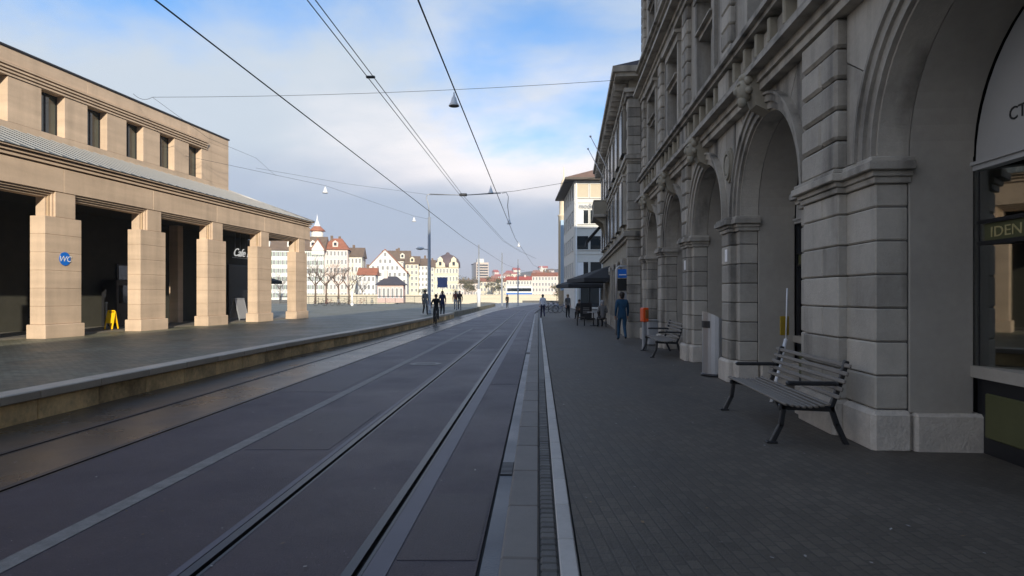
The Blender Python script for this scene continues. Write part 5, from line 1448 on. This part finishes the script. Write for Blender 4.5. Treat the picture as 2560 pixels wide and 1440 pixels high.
# mid-distance riverside buildings beyond the bridge
house('town_house', 'long pinkish riverside block behind the bridge, right of the masts', 1330, 1400, 330, 690, 680, w_pink, terra, 4, 9, -.1, 14, 'side', group='buildings behind the bridge')
house('town_house', 'cream riverside block behind the tram on the bridge', 1266, 1330, 360, 700, 690, w_cream, redt, 3, 9, 0, 14, 'side', group='buildings behind the bridge')
house('town_house', 'low tan riverside hall behind the bridge, left of the tower', 1146, 1196, 380, 708, 698, w_pink, brownt, 2, 7, .05, 14, 'side', group='buildings behind the bridge')
house('town_house', 'tan riverside block between the two slim masts', 1200, 1266, 400, 704, 694, w_ochre, terra, 3, 8, .02, 14, 'side', group='buildings behind the bridge')

# bridge and tram
br = thing('bridge', 'pale stone bridge crossing the river at the end of the street', 'bridge', (0, 186, 0), 0)
stone_b = mat('pale bridge stone', (.60, .53, .40), rough=.85, var=.08)
mb = MB(); mb.bx(-62, 30, 0, 12, .2, .75); mb.build('deck', stone_b, br)
mb = MB(); mb.bx(-62, 30, -.1, .2, .752, 1.75); mb.bx(-62, 30, -.2, .3, 1.752, 1.95); mb.build('parapet', stone_b, br)
for cx_, rr in ((-52, 9), (-30, 9), (-8, 9)):
    mb = MB(); n_ = 16; arcp = [(cx_ + rr * math.cos(PI * i / n_), -3.3 + 3.0 * math.sin(PI * i / n_)) for i in range(n_ + 1)]
    mb.prism(arcp + [(cx_ - 11, -3.3), (cx_ - 11, .2), (cx_ + 11, .2), (cx_ + 11, -3.3)], 'y', 0.02, 11.9); mb.build('arch', stone_b, br)
tr = thing('tram', 'white and blue tram crossing the bridge', 'tram', (W(1298, 738, 192).x, 192, .75), 0)
MB().cbox((0, 0, 2.1), (7.8, 2.4, 3.0), .25).build('body', white_m, tr)
MB().bx(-3.6, 3.6, -1.23, -1.19, 2.1, 3.1).build('window', glass_d, tr)
MB().bx(-3.85, 3.85, -1.225, -1.19, .7, 1.7).build('skirt_stripe', mat('tram blue', (.03, .14, .45), rough=.4), tr)
MB().bx(-3, 3, -.8, .8, 3.62, 3.9).build('roof_unit', galv, tr)
for x in (-2.4, 2.4): MB().cbox((x, 0, .35), (1.8, 2.2, .7), .1).build('bogie', dark_metal, tr)

# quay railing
ql = thing('quay_railing', 'dark iron railing along the river edge of the sunny quay', 'railing', (0, 100, PZ), 0)
xa, xb = W(700, 738, 100).x, W(1062, 738, 100).x
MB().bx(xa, xb, -.03, .03, 1.12, 1.22).build('top_rail', dark_metal, ql); MB().bx(xa, xb, -.02, .02, .12, .16).build('bottom_rail', dark_metal, ql)
pmh = MB().bx(-.03, .03, -.03, .03, 0, 1.15).mesh('post', dark_metal)
xx = xa
while xx <= xb: link('post', pmh, ql, (xx, 0, 0)); xx += 1.5
bb = MB(); xx = xa
while xx <= xb: bb.bx(xx - .01, xx + .01, -.01, .01, .14, 1.14); xx += .15
o = bb.build('bars', dark_metal, ql); o['kind'] = 'stuff'

# ================================================================== TREES
bark = mat('bare bark', (.13, .09, .065), rough=.95, var=.2)
leafm = mat('winter leaves', (.10, .085, .03), rough=.9, var=.3, vscale=.7)
dleaf = mat('evergreen leaves', (.045, .06, .022), rough=.9, var=.3, vscale=.7)
def bare_tree(label, loc, h, seed, group='bare trees on the quays'):
    rg = random.Random(seed); t = thing('bare_tree', label, 'tree', loc, 0, group)
    tk = MB(); tk.tube([(0, 0, 0), (.05, 0, h * .2), (0, .05, h * .42)], [h * .022, h * .017, h * .013], 7); tk.build('trunk', bark, t)
    cr = MB()
    def br_(p, d, ln, r, lv):
        q = p + d * ln; mid = p.lerp(q, .5) + Vector((rg.uniform(-1, 1), rg.uniform(-1, 1), rg.uniform(0, 1))) * ln * .08
        cr.tube([p, mid, q], [r, r * .8, r * .55], 4 if lv < 2 else 3, cap=False)
        if lv < 4:
            for k in range(3 if lv < 3 else 2):
                nd_ = (d + Vector((rg.uniform(-1, 1), rg.uniform(-1, 1), rg.uniform(-.3, .7))) * .85).normalized()
                br_(p.lerp(q, rg.uniform(.55, 1)), nd_, ln * rg.uniform(.6, .8), r * .52, lv + 1)
    for k in range(5):
        a = 2 * PI * k / 5 + rg.uniform(-.4, .4)
        br_(Vector((0, 0, h * rg.uniform(.28, .42))), Vector((math.cos(a) * .75, math.sin(a) * .75, .8)).normalized(), h * .23, h * .009, 0)
    cr.build('crown', bark, t)
def leafy_tree(label, loc, h, seed, m, group=None):
    rg = random.Random(seed); t = thing('leafy_tree', label, 'tree', loc, 0, group)
    tk = MB(); tk.tube([(0, 0, 0), (.05, 0, h * .3), (0, .05, h * .7)], [h * .025, h * .018, h * .008], 6); tk.build('trunk', bark, t)
    cr = MB()
    cl = [(Vector((rg.gauss(0, .16), rg.gauss(0, .16), rg.uniform(.35, .92))) * h, rg.uniform(.08, .16) * h) for _ in range(16)]
    for c_, r_ in cl:
        for k in range(60):
            p = c_ + Vector((rg.gauss(0, .5), rg.gauss(0, .5), rg.gauss(0, .45))) * r_
            u = Vector((rg.uniform(-1, 1), rg.uniform(-1, 1), rg.uniform(-1, 1))).normalized() * h * .022; v = u.orthogonal().normalized() * h * .016
            cr.add([p - u, p + v, p + u, p - v], [(0, 1, 2, 3)])
    cr.build('crown', m, t)
names_ = ['first bare tree past the last pillar', 'second bare tree before the white town house', 'third bare tree before the pink house', 'bare tree before the cream house', 'bare tree left of the pavilion', 'small bare tree at the far left, between the pillars']
for i, (px, Y, ytop) in enumerate(((788, 104.0, 664), (815, 108.0, 668), (846, 104.0, 674), (872, 112.0, 680), (905, 230, 700), (700, 232.0, 690))):
    c = W(px, 738, Y); zb = PZ if Y < 100 else -3.2 if Y < 226 else 0
    if Y < 226: c.y = 99.0 - i * 1.3; zb = PZ; c.x = W(px, 738, c.y).x
    bare_tree(names_[i], (c.x, c.y, zb), (W(px, ytop, c.y).z - zb) * 1.4, 11 + i)
for i, (px, Y, ytop, m, lb_) in enumerate(((1162, 300, 690, leafm, 'yellowish winter tree right of the domed house'), (1180, 340, 694, leafm, 'rust-brown winter tree left of the white-sleeved mast'), (1232, 350, 690, leafm, 'brownish winter tree right of the tower block'),
        (1248, 380, 694, leafm, 'small brown winter tree before the hillside houses'), (1060, 240, 718, dleaf, 'dark clipped evergreen behind the quay railing'), (1392, 150, 712, leafm, 'tan winter tree at the street bend by the blue bay'))):
    c = W(px, 738, Y); zb = 0 if Y > 226 or c.x > 0 else -3
    leafy_tree(lb_, (c.x, Y, zb), W(px, ytop, Y).z - zb, 31 + i, m)

# ================================================================== AIR
hz = MB(); hz.bx(-1000, 1000, -420, 2650, -6.2, 75)
hz = hz.build('haze', []); hz['kind'] = 'stuff'
hzm = bpy.data.materials.new('haze'); hzm.use_nodes = True
ht = hzm.node_tree; ht.nodes.clear()
ho_ = ht.nodes.new('ShaderNodeOutputMaterial'); hv = ht.nodes.new('ShaderNodeVolumePrincipled')
hv.inputs['Color'].default_value = (.90, .93, 1, 1); hv.inputs['Density'].default_value = 0.0005; hv.inputs['Anisotropy'].default_value = 0.2
ht.links.new(hv.outputs[0], ho_.inputs['Volume'])
hz.data.materials.append(hzm)
